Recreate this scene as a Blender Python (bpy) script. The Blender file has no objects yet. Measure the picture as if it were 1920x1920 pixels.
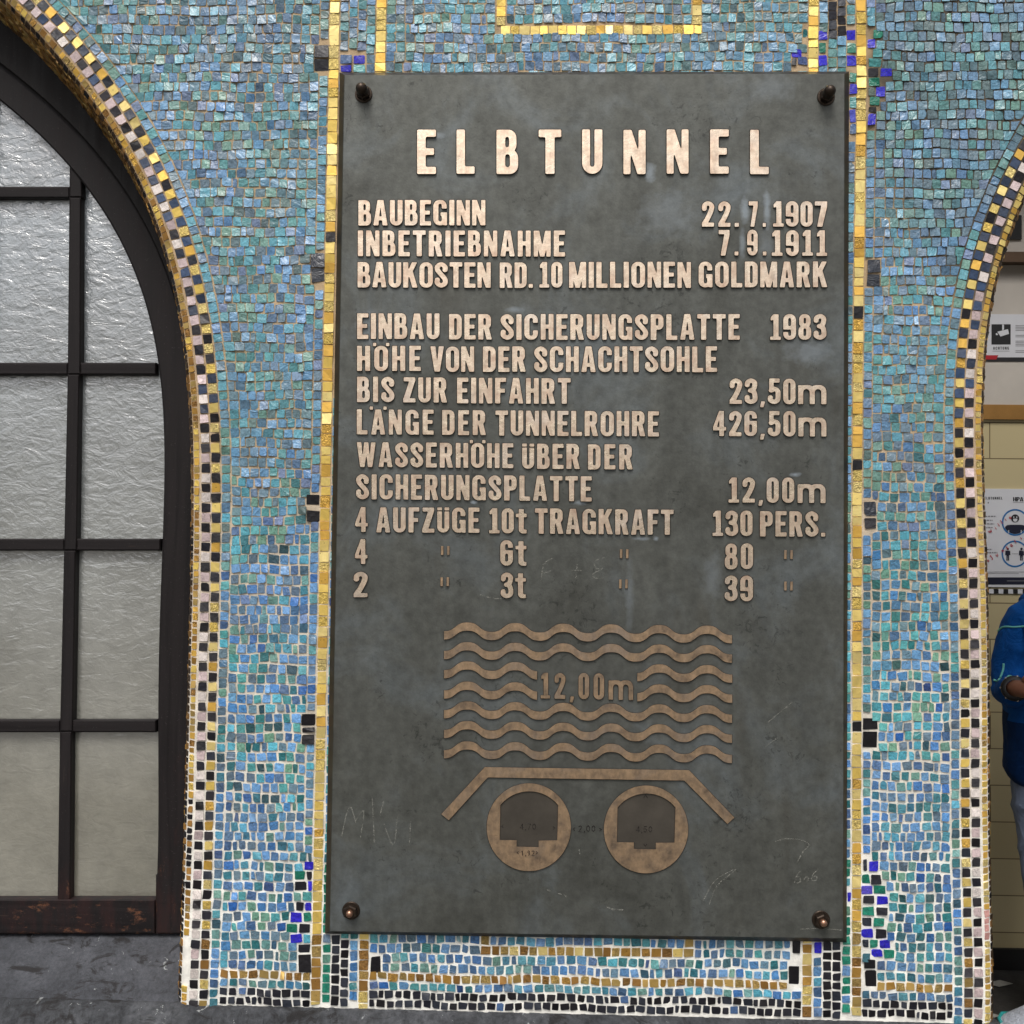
import bpy, bmesh, math, random
import numpy as np
from mathutils import Vector, Matrix
from mathutils.geometry import tessellate_polygon

random.seed(7)
rnd = random.random
uni = random.uniform
SC = bpy.context.scene
COL = SC.collection

# ------------------------------------------------------------------ camera, sky, sun, exposure
H = 1.60                                   # eye height above the pavement, metres
CAM = Vector((0.0, -1.923, H))
YAW, PIT, ROL = math.radians(-1.269), math.radians(1.571), math.radians(0.626)
_f = Vector((math.sin(YAW) * math.cos(PIT), math.cos(YAW) * math.cos(PIT), math.sin(PIT)))
_r0 = Vector((math.cos(YAW), -math.sin(YAW), 0))
_u0 = _r0.cross(_f)
_r = _r0 * math.cos(ROL) + _u0 * math.sin(ROL)
_u = -_r0 * math.sin(ROL) + _u0 * math.cos(ROL)
cd = bpy.data.cameras.new('camera')
cd.sensor_fit = 'HORIZONTAL'
cd.sensor_width = 36.0
cd.lens = 36.0
cd.clip_start = 0.02
cd.clip_end = 2000.0
cam = bpy.data.objects.new('camera', cd)
m = Matrix.Identity(4)
for i in range(3):
    m[i][0] = _r[i]; m[i][1] = _u[i]; m[i][2] = -_f[i]; m[i][3] = CAM[i]
cam.matrix_world = m
COL.objects.link(cam)
SC.camera = cam

SUN_EL, SUN_ROT = math.radians(56), math.radians(190)
world = bpy.data.worlds.new('World')
SC.world = world
world.use_nodes = True
wn = world.node_tree.nodes
wn.clear()
sky = wn.new('ShaderNodeTexSky')
sky.sky_type = 'NISHITA'
sky.sun_disc = False
sky.sun_elevation = SUN_EL
sky.sun_rotation = SUN_ROT
sky.air_density = 1.0
sky.dust_density = 6.0
sky.ozone_density = 1.0
hs = wn.new('ShaderNodeHueSaturation')
hs.inputs['Saturation'].default_value = 0.42      # thin overcast
bg = wn.new('ShaderNodeBackground')
bg.inputs['Strength'].default_value = 0.125
wo = wn.new('ShaderNodeOutputWorld')
world.node_tree.links.new(sky.outputs[0], hs.inputs['Color'])
world.node_tree.links.new(hs.outputs[0], bg.inputs['Color'])
world.node_tree.links.new(bg.outputs[0], wo.inputs['Surface'])
sd = bpy.data.lights.new('sun', 'SUN')
sd.energy = 1.7
sd.angle = math.radians(24)
sd.color = (1.0, 0.97, 0.92)
sun = bpy.data.objects.new('sun', sd)
sun.rotation_euler = (math.radians(90) - SUN_EL, 0, math.radians(-10))
COL.objects.link(sun)

SC.view_settings.view_transform = 'Standard'
SC.view_settings.look = 'None'
SC.view_settings.exposure = 0.0
SC.view_settings.gamma = 1.0
SC.render.engine = 'CYCLES'
SC.cycles.max_bounces = 6


# ------------------------------------------------------------------ helpers
def W(px, py, y=0.0):
    """chart coordinates of the wall (millimetre-like) -> point on the vertical plane at depth y"""
    d = _f + _r * ((px - 960) / 1920) + _u * ((960 - py) / 1920)
    t = (y - CAM.y) / d.y
    return CAM + d * t


def link(o, parent=None):
    COL.objects.link(o)
    if parent is not None:
        o.parent = parent
    return o


def tag(o, label=None, cat=None, group=None, kind=None):
    if label: o['label'] = label
    if cat: o['category'] = cat
    if group: o['group'] = group
    if kind: o['kind'] = kind
    return o


def empty(name, loc=(0, 0, 0)):
    return link(bpy.data.objects.new(name, None))


def mesh_obj(name, verts, faces, mats, parent=None, mi=None, smooth=False, cols=None):
    me = bpy.data.meshes.new(name)
    me.from_pydata([tuple(v) for v in verts], [], faces)
    for mm in (mats if isinstance(mats, (list, tuple)) else [mats]):
        me.materials.append(mm)
    if mi is not None:
        me.polygons.foreach_set('material_index', mi)
    if smooth:
        me.polygons.foreach_set('use_smooth', [True] * len(faces))
    if cols is not None:
        ca = me.color_attributes.new('Col', 'FLOAT_COLOR', 'POINT')
        ca.data.foreach_set('color', np.array(cols, dtype=np.float32).ravel())
    me.update()
    return link(bpy.data.objects.new(name, me), parent)


class MB:
    """collects boxes, prisms and tubes into one mesh"""
    def __init__(s): s.v = []; s.f = []; s.m = []

    def add(s, vs, fs, mi=0):
        b = len(s.v); s.v += [Vector(v) for v in vs]
        s.f += [tuple(b + i for i in f) for f in fs]; s.m += [mi] * len(fs)

    def hexa(s, c, mi=0):      # c: 8 corners, first 4 front ring, last 4 back ring
        s.add(c, [(0, 1, 2, 3), (7, 6, 5, 4), (0, 4, 5, 1), (1, 5, 6, 2), (2, 6, 7, 3), (3, 7, 4, 0)], mi)

    def box(s, x0, x1, y0, y1, z0, z1, mi=0):
        s.hexa([(x0, y0, z0), (x1, y0, z0), (x1, y0, z1), (x0, y0, z1),
                (x0, y1, z0), (x1, y1, z0), (x1, y1, z1), (x0, y1, z1)], mi)

    def prism(s, loops, mp0, mp1, mi_cap=0, mi_side=0, back=False):
        """loops: list of 2D loops (outer + holes). mp0/mp1 map 2D to front / back 3D"""
        flat = [p for l in loops for p in l]
        tris = tessellate_polygon([[Vector((p[0], p[1], 0)) for p in l] for l in loops])
        front = [mp0(p, li) for li, l in enumerate(loops) for p in l]
        fs = []
        for a, b, c in tris:
            n = (front[b] - front[a]).cross(front[c] - front[a])
            fs.append((a, b, c) if n.y < 0 else (a, c, b))
        s.add(front, fs, mi_cap)
        rear = [mp1(p, li) for li, l in enumerate(loops) for p in l]
        o = 0; sf = []
        N = len(flat)
        for l in loops:
            k = len(l)
            for i in range(k):
                j = (i + 1) % k
                sf.append((o + i, o + j, N + o + j, N + o + i))
            o += k
        s.add(front + rear, sf, mi_side)
        if back:
            s.add(rear, [(c, b, a) for a, b, c in fs], mi_side)

    def tube(s, pts, rad, n=8, mi=0, cap=True):
        rings = []
        for i, p in enumerate(pts):
            p = Vector(p)
            t = Vector(pts[min(i + 1, len(pts) - 1)]) - Vector(pts[max(i - 1, 0)])
            t.normalize()
            a = t.cross(Vector((0, 0, 1)))
            if a.length < 1e-3: a = t.cross(Vector((1, 0, 0)))
            a.normalize(); b = t.cross(a)
            r = rad[i] if isinstance(rad, (list, tuple)) else rad
            rings.append([p + (a * math.cos(2 * math.pi * k / n) + b * math.sin(2 * math.pi * k / n)) * r for k in range(n)])
        vs = [v for r in rings for v in r]
        fs = []
        for i in range(len(rings) - 1):
            for k in range(n):
                fs.append((i * n + k, i * n + (k + 1) % n, (i + 1) * n + (k + 1) % n, (i + 1) * n + k))
        if cap:
            fs.append(tuple(range(n - 1, -1, -1))); fs.append(tuple(range(len(vs) - n, len(vs))))
        s.add(vs, fs, mi)

    def lathe(s, c, axis, prof, n=24, mi=0):
        """prof: (radius, distance along axis)"""
        axis = Vector(axis).normalized()
        a = axis.cross(Vector((0, 0, 1))).normalized(); b = axis.cross(a)
        vs = []; fs = []
        for r, h in prof:
            for k in range(n):
                q = 2 * math.pi * k / n
                vs.append(Vector(c) + axis * h + (a * math.cos(q) + b * math.sin(q)) * r)
        for i in range(len(prof) - 1):
            for k in range(n):
                fs.append((i * n + k, (i + 1) * n + k, (i + 1) * n + (k + 1) % n, i * n + (k + 1) % n))
        s.add(vs, fs, mi)

    def build(s, name, mats, parent=None, smooth=False):
        return mesh_obj(name, s.v, s.f, mats, parent, s.m, smooth)


def lin(c):
    return tuple(((x / 255) / 12.92 if x / 255 <= 0.04045 else ((x / 255 + 0.055) / 1.055) ** 2.4) for x in c)


class Mat:
    def __init__(s, name):
        s.m = bpy.data.materials.new(name); s.m.use_nodes = True
        s.n = s.m.node_tree.nodes; s.l = s.m.node_tree.links
        s.n.clear()
        s.out = s.n.new('ShaderNodeOutputMaterial')
        s.p = s.n.new('ShaderNodeBsdfPrincipled')
        s.l.new(s.p.outputs[0], s.out.inputs[0])
        s.tc = s.n.new('ShaderNodeTexCoord')
        s.pos = s.tc.outputs['Object']

    def set(s, **k):
        for a, v in k.items():
            s.p.inputs[a.replace('_', ' ')].default_value = v if not isinstance(v, tuple) or len(v) == 4 else (*v, 1)
        return s

    def con(s, a, b):
        s.l.new(a, s.p.inputs[b] if isinstance(b, str) else b)

    def mapping(s, scale=(1, 1, 1), src=None):
        n = s.n.new('ShaderNodeMapping'); n.inputs['Scale'].default_value = scale
        s.l.new(src or s.pos, n.inputs['Vector']); return n.outputs[0]

    def noise(s, scale, detail=4, rough=0.55, vec=None, dist=0.0, col=False):
        n = s.n.new('ShaderNodeTexNoise')
        n.inputs['Scale'].default_value = scale; n.inputs['Detail'].default_value = detail
        n.inputs['Roughness'].default_value = rough; n.inputs['Distortion'].default_value = dist
        s.l.new(vec or s.pos, n.inputs['Vector'])
        return n.outputs['Color' if col else 'Fac']

    def voro(s, scale, vec=None, feat='F1'):
        n = s.n.new('ShaderNodeTexVoronoi'); n.feature = feat
        n.inputs['Scale'].default_value = scale
        s.l.new(vec or s.pos, n.inputs['Vector']); return n.outputs['Distance']

    def ramp(s, fac, stops, interp='LINEAR'):
        n = s.n.new('ShaderNodeValToRGB'); e = n.color_ramp
        e.interpolation = interp
        while len(e.elements) < len(stops): e.elements.new(0.5)
        for el, (p, c) in zip(e.elements, stops):
            el.position = p
            el.color = (c, c, c, 1) if not isinstance(c, tuple) else (*c[:3], 1)
        s.l.new(fac, n.inputs[0]); return n.outputs[0]

    def mix(s, fac, a, b, mode='MIX'):
        n = s.n.new('ShaderNodeMix'); n.data_type = 'RGBA'; n.blend_type = mode
        for v, i in ((fac, 0), (a, 6), (b, 7)):
            if hasattr(v, 'is_output'): s.l.new(v, n.inputs[i])
            else: n.inputs[i].default_value = v if i == 0 else (*v[:3], 1)
        return n.outputs[2]

    def math(s, op, a, b=0.0, c=0.0, clamp=False):
        n = s.n.new('ShaderNodeMath'); n.operation = op; n.use_clamp = clamp
        for v, i in ((a, 0), (b, 1), (c, 2)):
            if hasattr(v, 'is_output'): s.l.new(v, n.inputs[i])
            else: n.inputs[i].default_value = v
        return n.outputs[0]

    def attr(s, name='Col'):
        n = s.n.new('ShaderNodeAttribute'); n.attribute_name = name; return n.outputs['Color']

    def sep(s, vec=None):
        n = s.n.new('ShaderNodeSeparateXYZ'); s.l.new(vec or s.pos, n.inputs[0]); return n.outputs

    def bump(s, h, strength=0.3, dist=0.002, normal=None):
        n = s.n.new('ShaderNodeBump'); n.inputs['Strength'].default_value = strength
        n.inputs['Distance'].default_value = dist
        s.l.new(h, n.inputs['Height'])
        if normal is not None: s.l.new(normal, n.inputs['Normal'])
        s.l.new(n.outputs[0], s.p.inputs['Normal']); return n.outputs[0]


# ------------------------------------------------------------------ materials
def mat_glass_tile():
    M = Mat('smalti_glass'); c = M.attr()
    warp = M.noise(34, 3, 0.6, dist=2.4)
    f = M.ramp(M.noise(110, 4, 0.6, dist=1.8), [(0.28, 0.58), (0.5, 1.0), (0.72, 1.3)])
    col = M.mix(1.0, c, f, 'MULTIPLY')
    crack = M.ramp(M.voro(170, feat='DISTANCE_TO_EDGE'), [(0.0, 0.0), (0.035, 1.0)])
    ck = M.ramp(M.noise(60, 2), [(0.47, 1.0), (0.6, 0.0)])
    crk = M.math('MAXIMUM', crack, ck)
    col = M.mix(M.math('SUBTRACT', 1.0, crk), col, (0.05, 0.07, 0.08))
    M.con(col, 'Base Color')
    M.con(M.ramp(M.noise(45, 3), [(0.3, 0.16), (0.7, 0.4)]), 'Roughness')
    M.set(Specular_IOR_Level=0.6)
    M.bump(M.math('ADD', M.math('MULTIPLY', warp, 1.0), M.math('MULTIPLY', M.noise(200, 3), 0.12)), 0.6, 0.005)
    return M.m


def mat_gold(name, crinkle):
    M = Mat(name); c = M.attr()
    n1 = M.noise(130 if crinkle else 60, 5, 0.65, dist=2.5 if crinkle else 0.8)
    f = M.ramp(n1, [(0.3, 0.55 if crinkle else 0.8), (0.6, 1.0)])
    spots = M.ramp(M.voro(150), [(0.10, 0.25), (0.17, 1.0)])
    sm = M.ramp(M.noise(70, 1), [(0.55, 1.0), (0.62, 0.0)])
    col = M.mix(1.0, c, f, 'MULTIPLY')
    col = M.mix(1.0, col, M.math('MAXIMUM', spots, sm), 'MULTIPLY')
    M.con(col, 'Base Color')
    M.set(Metallic=0.5, Roughness=0.28 if crinkle else 0.36, Specular_IOR_Level=0.5)
    M.bump(n1, 0.75 if crinkle else 0.3, 0.006 if crinkle else 0.003)
    return M.m


def mat_stone_tile():
    M = Mat('matte_tessera'); c = M.attr()
    f = M.ramp(M.noise(120, 5, 0.65, dist=1.0), [(0.3, 0.72), (0.6, 1.05)])
    vein = M.ramp(M.voro(130, feat='DISTANCE_TO_EDGE'), [(0.0, 0.55), (0.05, 1.0)])
    vk = M.ramp(M.noise(50, 2), [(0.5, 1.0), (0.6, 0.0)])
    col = M.mix(1.0, M.mix(1.0, c, f, 'MULTIPLY'), M.math('MAXIMUM', vein, vk), 'MULTIPLY')
    M.con(col, 'Base Color')
    M.set(Roughness=0.4, Specular_IOR_Level=0.4)
    M.bump(M.noise(110, 4), 0.5, 0.003)
    return M.m


def mat_grout():
    M = Mat('grout'); xyz = M.sep()
    z = M.math('ADD', xyz[2], M.math('MULTIPLY', M.math('SUBTRACT', M.noise(3.5, 4), 0.5), 0.9))
    base = M.ramp(M.math('MULTIPLY_ADD', z, 0.5, -0.3), [(0.16, lin((250, 248, 240))), (0.4, lin((216, 204, 186))), (0.62, lin((190, 166, 134)))])
    base = M.mix(1.0, base, M.ramp(M.noise(30, 5), [(0.3, 0.7), (0.65, 1.1)]), 'MULTIPLY')
    # dark repaired mortar beside the right arch
    gx = M.math('MULTIPLY_ADD', xyz[0], 2.4, -1.35, clamp=True)
    gz = M.math('MULTIPLY_ADD', xyz[2], 2.0, -3.85, clamp=True)
    g = M.math('MULTIPLY', M.math('MULTIPLY', gx, gz), M.ramp(M.noise(5, 3), [(0.35, 0.5), (0.5, 1.0)]))
    g = M.ramp(g, [(0.08, 0.0), (0.2, 0.9)])
    col = M.mix(g, base, lin((72, 68, 62)))
    M.con(col, 'Base Color'); M.set(Roughness=0.92, Specular_IOR_Level=0.2)
    M.bump(M.noise(420, 4), 0.6, 0.002)
    return M.m


def mat_plaque():
    M = Mat('patinated_bronze'); xyz = M.sep()
    cl = M.noise(4.5, 6, 0.62, dist=0.6)
    fine = M.noise(60, 6, 0.7)
    col = M.ramp(cl, [(0.28, lin((75, 76, 71))), (0.5, lin((89, 91, 87))), (0.74, lin((106, 113, 116)))])
    col = M.mix(1.0, col, M.ramp(fine, [(0.25, 0.7), (0.65, 1.16)]), 'MULTIPLY')
    col = M.mix(1.0, col, M.ramp(M.noise(26, 4, 0.6, vec=M.mapping((1.0, 1.0, 0.12))), [(0.3, 0.86), (0.7, 1.1)]), 'MULTIPLY')
    st = M.noise(9, 4, 0.6, vec=M.mapping((1.0, 1.0, 0.22)))
    col = M.mix(M.ramp(st, [(0.6, 0.0), (0.75, 0.35)]), col, lin((66, 58, 44)))
    pits = M.ramp(M.math('MULTIPLY', M.noise(55, 5, 0.75, dist=1.0), M.ramp(M.noise(6, 3), [(0.35, 0.75), (0.65, 1.1)])), [(0.60, 0.0), (0.67, 0.5)])
    col = M.mix(pits, col, lin((30, 32, 30)))
    # pale drips by the dates
    def spot(cx, cz, sx, sz, thr):
        p = W(cx, cz, -0.02)
        a = M.math('MULTIPLY', M.math('SUBTRACT', xyz[0], p.x), 1 / sx)
        b = M.math('MULTIPLY', M.math('SUBTRACT', xyz[2], p.z), 1 / sz)
        d = M.math('SQRT', M.math('ADD', M.math('MULTIPLY', a, a), M.math('MULTIPLY', b, b)))
        d = M.math('ADD', d, M.math('MULTIPLY', M.math('SUBTRACT', M.noise(70, 4), 0.5), 1.3))
        return M.ramp(d, [(0.25, thr), (1.0, 0.0)])
    tot = None
    for s_ in ((1397, 395, .010, .030, .6), (1438, 395, .008, .042, .6), (1392, 455, .007, .032, .45), (1436, 460, .02, .035, .25),
               (1490, 890, .014, .005, .8), (1515, 660, .05, .03, .35), (690, 620, .03, .05, .25), (820, 255, .02, .008, .35), (1218, 325, .014, .02, .5),
               (965, 581, .02, .007, .45), (1200, 1010, .02, .004, .5), (1230, 1010, .006, .006, .7), (888, 942, .007, .004, .8), (1085, 943, .02, .006, .5),
               (1450, 165, .05, .035, .2), (1250, 400, .06, .05, .22), (1180, 1120, .01, .09, .22), (1335, 1080, .02, .05, .25)):
        q = spot(*s_)
        tot = q if tot is None else M.math('MAXIMUM', tot, q)
    col = M.mix(tot, col, lin((150, 160, 168)))
    M.con(col, 'Base Color')
    M.con(M.ramp(M.noise(14, 5), [(0.3, 0.42), (0.7, 0.62)]), 'Roughness')
    M.set(Metallic=0.5, Specular_IOR_Level=0.5)
    M.bump(M.math('ADD', M.math('MULTIPLY', fine, 0.5), M.noise(260, 4)), 0.22, 0.0012)
    return M.m


def mat_letter(name, c0, c1, rough, metal, c2, c3):
    M = Mat(name)
    mot = M.noise(42, 4, 0.6)
    col = M.ramp(mot, [(0.3, c0), (0.62, c1)])
    big = M.noise(13, 4, 0.6, dist=.5)
    col = M.mix(M.ramp(big, [(0.52, 0.0), (0.7, 0.6)]), col, c2)
    col = M.mix(M.ramp(M.noise(150, 5, 0.75), [(0.57, 0.0), (0.72, 0.5)]), col, c3)
    v = M.noise(120, 4, 0.6, vec=M.mapping((1.0, 1.0, 0.35)))
    col = M.mix(1.0, col, M.ramp(v, [(0.3, 0.8), (0.6, 1.04)]), 'MULTIPLY')
    M.con(col, 'Base Color')
    M.con(M.ramp(mot, [(0.3, rough + 0.16), (0.65, rough - .08)]), 'Roughness')
    M.set(Metallic=metal)
    M.bump(M.noise(48, 4, 0.6), 0.3, 0.003)
    return M.m


def mat_simple(name, c, rough=0.6, metal=0.0, nscale=20, amt=0.25, bump=0.2, bdist=0.001, spec=0.5):
    M = Mat(name)
    f = M.ramp(M.noise(nscale, 5, 0.6), [(0.3, 1 - amt), (0.7, 1 + amt * 0.6)])
    M.con(M.mix(1.0, c, f, 'MULTIPLY'), 'Base Color')
    M.set(Roughness=rough, Metallic=metal, Specular_IOR_Level=spec)
    if bump: M.bump(M.noise(nscale * 6, 4), bump, bdist)
    return M.m


def mat_wood(name='dark_varnished_wood', grain=(60, 60, 2.2), k=1.0):
    M = Mat(name)
    vv = M.mapping(grain)
    g = M.noise(1.0, 6, 0.62, vec=vv, dist=0.4)
    col = M.ramp(g, [(0.3, tuple(k * x for x in lin((21, 18, 19)))), (0.65, tuple(k * x for x in lin((35, 31, 32))))])
    xyz = M.sep()
    lowz = M.math('MULTIPLY_ADD', xyz[2], -2.2, 2.75, clamp=True)        # weathering grows towards the sill
    wear = M.math('MULTIPLY', M.noise(1.0, 5, 0.7, vec=M.mapping((26, 26, 7))), M.math('ADD', 0.62, M.math('MULTIPLY', lowz, 0.42)))
    warm = M.ramp(wear, [(0.44, 0.0), (0.62, 0.65)])
    col = M.mix(warm, col, lin((52, 32, 31)))
    raw = M.ramp(M.math('MULTIPLY', M.noise(1.0, 6, 0.75, vec=M.mapping((22, 22, 46) if grain[0] < grain[2] else (40, 40, 14))), M.math('ADD', 0.55, M.math('MULTIPLY', lowz, 0.5))), [(0.57, 0.0), (0.66, 0.75)])
    raw = M.math('MULTIPLY', raw, M.ramp(M.noise(150, 4, 0.7), [(0.38, 0.1), (0.55, 1.0)]))
    col = M.mix(raw, col, lin((118, 78, 56)))
    scr = M.ramp(M.noise(1.0, 4, 0.7, vec=M.mapping((5, 40, 240) if grain[0] < grain[2] else (240, 40, 5)), dist=.3), [(0.70, 0.0), (0.74, 0.5)])
    col = M.mix(M.math('MULTIPLY', scr, M.math('ADD', 0.25, lowz)), col, lin((150, 124, 104)))
    col = M.mix(M.ramp(M.noise(300, 3, .7), [(0.66, 0.0), (0.72, 0.5)]), col, lin((96, 92, 90)))
    M.con(col, 'Base Color')
    M.con(M.ramp(g, [(0.3, 0.5), (0.7, 0.72)]), 'Roughness')
    M.set(Specular_IOR_Level=0.22)
    M.bump(M.math('ADD', g, M.math('MULTIPLY', raw, -0.6)), 0.35, 0.002)
    return M.m


def mat_obscure_glass():
    M = Mat('obscure_glass'); xyz = M.sep()
    d = M.noise(14, 3, 0.5, col=True)
    h1 = M.noise(24, 5, 0.58, vec=M.mapping((1.0, 1.0, 2.0)), dist=0.9)
    h2 = M.noise(90, 3, 0.55, dist=0.6)
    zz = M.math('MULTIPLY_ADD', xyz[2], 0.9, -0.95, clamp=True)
    sky_refl = M.ramp(M.noise(3.2, 5, 0.6), [(0.3, lin((122, 128, 132))), (0.7, lin((154, 163, 170)))])
    ground_refl = M.ramp(M.noise(3.2, 5, 0.6), [(0.3, lin((122, 120, 108))), (0.7, lin((148, 146, 134)))])
    col = M.mix(zz, ground_refl, sky_refl)  # sky reflection tint above, ground reflection tint below, painted into the colour
    col = M.mix(1.0, col, M.ramp(M.noise(28, 5, 0.65), [(0.3, 0.84), (0.65, 1.06)]), 'MULTIPLY')
    M.con(col, 'Base Color')
    M.set(Roughness=0.11, Specular_IOR_Level=0.5, IOR=3.2)
    hh = M.math('ADD', h1, M.math('MULTIPLY', h2, 0.35))
    M.bump(M.math('MULTIPLY', hh, M.math('MULTIPLY_ADD', zz, 0.7, 0.4)), 0.55, 0.006)
    return M.m


def mat_stone(name, c0, c1, speck=True, bump=0.7):
    M = Mat(name)
    n = M.noise(6, 7, 0.65, dist=0.5)
    col = M.ramp(n, [(0.3, c0), (0.7, c1)])
    fine = M.noise(140 if bump < .9 else 75, 6, 0.75)
    col = M.mix(1.0, col, M.ramp(fine, [(0.3, 0.6 if bump < .9 else .4), (0.68, 1.2 if bump < .9 else 1.35)]), 'MULTIPLY')
    col = M.mix(1.0, col, M.ramp(M.noise(22, 5, 0.65), [(0.35, 0.78), (0.65, 1.12)]), 'MULTIPLY')
    if speck:
        w = M.ramp(M.noise(34, 5, 0.75, vec=M.mapping((1, 0.6, 1.6)), dist=1.2), [(0.65, 0.0), (0.68, 0.85)])
        col = M.mix(w, col, lin((168, 172, 172)))
        k = M.ramp(M.noise(17, 5, 0.7, vec=M.mapping((0.6, 1, 1.4)), dist=1.5), [(0.54, 0.0), (0.62, 0.85)])
        col = M.mix(k, col, lin((34, 32, 32)))
    M.con(col, 'Base Color'); M.set(Roughness=0.8, Specular_IOR_Level=0.35)
    M.bump(M.math('ADD', fine, M.math('MULTIPLY', n, 2.0)), bump, 0.004)
    return M.m


def mat_tiles():
    """glazed beige wall tiles laid in courses"""
    M = Mat('beige_glazed_tile')
    n = M.n.new('ShaderNodeTexBrick')
    n.offset = 0.5
    mp = M.n.new('ShaderNodeMapping'); mp.inputs['Rotation'].default_value = (math.radians(90), 0, 0)
    M.l.new(M.pos, mp.inputs['Vector']); M.l.new(mp.outputs[0], n.inputs['Vector'])
    n.inputs['Color1'].default_value = (*lin((194, 182, 146)), 1)
    n.inputs['Color2'].default_value = (*lin((184, 171, 134)), 1)
    n.inputs['Mortar'].default_value = (*lin((112, 98, 74)), 1)
    n.inputs['Scale'].default_value = 1.0
    n.inputs['Mortar Size'].default_value = 0.0022
    n.inputs['Brick Width'].default_value = 0.29
    n.inputs['Row Height'].default_value = 0.138
    M.con(n.outputs['Color'], 'Base Color')
    M.set(Roughness=0.28, Specular_IOR_Level=0.5)
    M.bump(n.outputs['Fac'], -0.3, 0.002)
    return M.m


def mat_fabric(name, c, weave=500, wr=9):
    M = Mat(name)
    f = M.ramp(M.noise(wr, 4, 0.6, dist=0.8), [(0.3, 0.75), (0.7, 1.15)])
    M.con(M.mix(1.0, c, f, 'MULTIPLY'), 'Base Color')
    M.set(Roughness=0.85, Specular_IOR_Level=0.2)
    M.bump(M.math('ADD', M.math('MULTIPLY', M.noise(wr * 1.6, 3, 0.5, dist=1.0), 3.0), M.math('MULTIPLY', M.noise(weave, 2), 0.2)), 0.5, 0.012)
    return M.m


MT = dict(
    glass=mat_glass_tile(), gold=mat_gold('gold_smalti', False), crink=mat_gold('crinkled_gold_smalti', True),
    stone=mat_stone_tile(), grout=mat_grout(), plaque=mat_plaque(),
    letter=mat_letter('polished_bronze', lin((208, 180, 158)), lin((255, 234, 208)), 0.30, 0.86, lin((246, 232, 218)), lin((168, 138, 114))),
    relief=mat_letter('dull_bronze', lin((128, 112, 96)), lin((204, 174, 142)), 0.36, 0.8, lin((172, 156, 142)), lin((108, 90, 72))),
    lside=mat_simple('dark_bronze_edge', lin((26, 20, 17)), 0.6, 0.2),
    bolt=mat_simple('blackened_bronze', lin((62, 52, 44)), 0.38, 0.75, 60),
    brass=mat_simple('worn_copper', lin((186, 144, 120)), 0.3, 0.9, 60),
    wood=mat_wood(), woodh=mat_wood('dark_varnished_rail', (2.2, 60, 60)), woodc=mat_wood('shade_darkened_casing', (60, 60, 2.2), .5), pane=mat_obscure_glass(),  # casing repeats the sash wood darker, with shade put into its colour
    sill=mat_stone('dark_granite', lin((60, 62, 67)), lin((88, 90, 96))),
    plinth=mat_stone('rough_granite', lin((52, 54, 58)), lin((88, 90, 94)), True, 1.0),
    paving=mat_stone('paving', lin((92, 90, 86)), lin((122, 120, 114)), False, 0.4),
    tiles=mat_tiles(),
)


# ------------------------------------------------------------------ mosaic
class Tiles:
    """many tesserae in one mesh; each is an eight-sided chip standing a little out of the grout"""
    GL, GO, CR, ST = 0, 1, 2, 3

    def __init__(s): s.v = []; s.f = []; s.mi = []; s.c = []

    def chip(s, P, quad, col, mi=0, gap=2.4, jit=0.9, rot=2.0, h=0.0018, tilt=0.0011, cut=1.6):
        q = [Vector((p[0], p[1])) for p in quad]
        c = sum(q, Vector((0, 0))) / 4
        wd = min((q[1] - q[0]).length, (q[2] - q[1]).length)
        if wd < 3.5: return
        a = math.radians(random.gauss(0, rot))
        ca, sa = math.cos(a), math.sin(a)
        g = gap / 2
        inner = []
        for i in range(4):
            e1 = (q[(i + 1) % 4] - q[i]).normalized(); e0 = (q[i - 1] - q[i]).normalized()
            p = q[i] + (e1 + e0) * g
            d = p - c
            d = Vector((d.x * ca - d.y * sa, d.x * sa + d.y * ca))
            inner.append(c + d + Vector((random.gauss(0, jit), random.gauss(0, jit))) * 0.75)
        out = []
        for i in range(4):
            e1 = inner[(i + 1) % 4] - inner[i]; e0 = inner[i - 1] - inner[i]
            k = abs(random.gauss(0.5, 0.5)) * cut * (2.2 if rnd() < 0.07 else 1.0)
            k1 = min(k, e1.length * .3) / max(e1.length, .1); k0 = min(k * uni(.6, 1.4), e0.length * .3) / max(e0.length, .1)
            out.append(inner[i] + e0 * k0); out.append(inner[i] + e1 * k1)
        tx, ty = random.gauss(0, tilt), random.gauss(0, tilt)
        hh = h + random.gauss(0, 0.0004)
        b = len(s.v)
        top = []
        for p in out:
            r = (p - c) / max(wd, 1)
            top.append(P(c + (p - c) * 0.965, max(hh + tx * r.x * 2 + ty * r.y * 2, 0.0006)))
        base = [P(p, -0.0015) for p in out]
        s.v += top + base
        v = 1 + random.gauss(0, 0.07)
        cc = [max(0.002, x * v) for x in col]
        s.c += [(cc[0], cc[1], cc[2], 1.0)] * 16
        # winding so that the face looks out of the wall
        n = (top[2] - top[0]).cross(top[5] - top[0])
        ref = top[0] - base[0]
        order = range(8) if n.dot(ref) > 0 else range(7, -1, -1)
        s.f.append(tuple(b + i for i in order))
        for i in range(8):
            j = (i + 1) % 8
            s.f.append((b + i, b + 8 + i, b + 8 + j, b + j) if n.dot(ref) > 0 else (b + i, b + j, b + 8 + j, b + 8 + i))
        s.mi += [mi] * 9

    def build(s, name, parent):
        return mesh_obj(name, s.v, s.f, [MT['glass'], MT['gold'], MT['crink'], MT['stone']], parent, s.mi, False, s.c)


def Pw(p, h):
    return W(p[0], p[1], -h)


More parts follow.
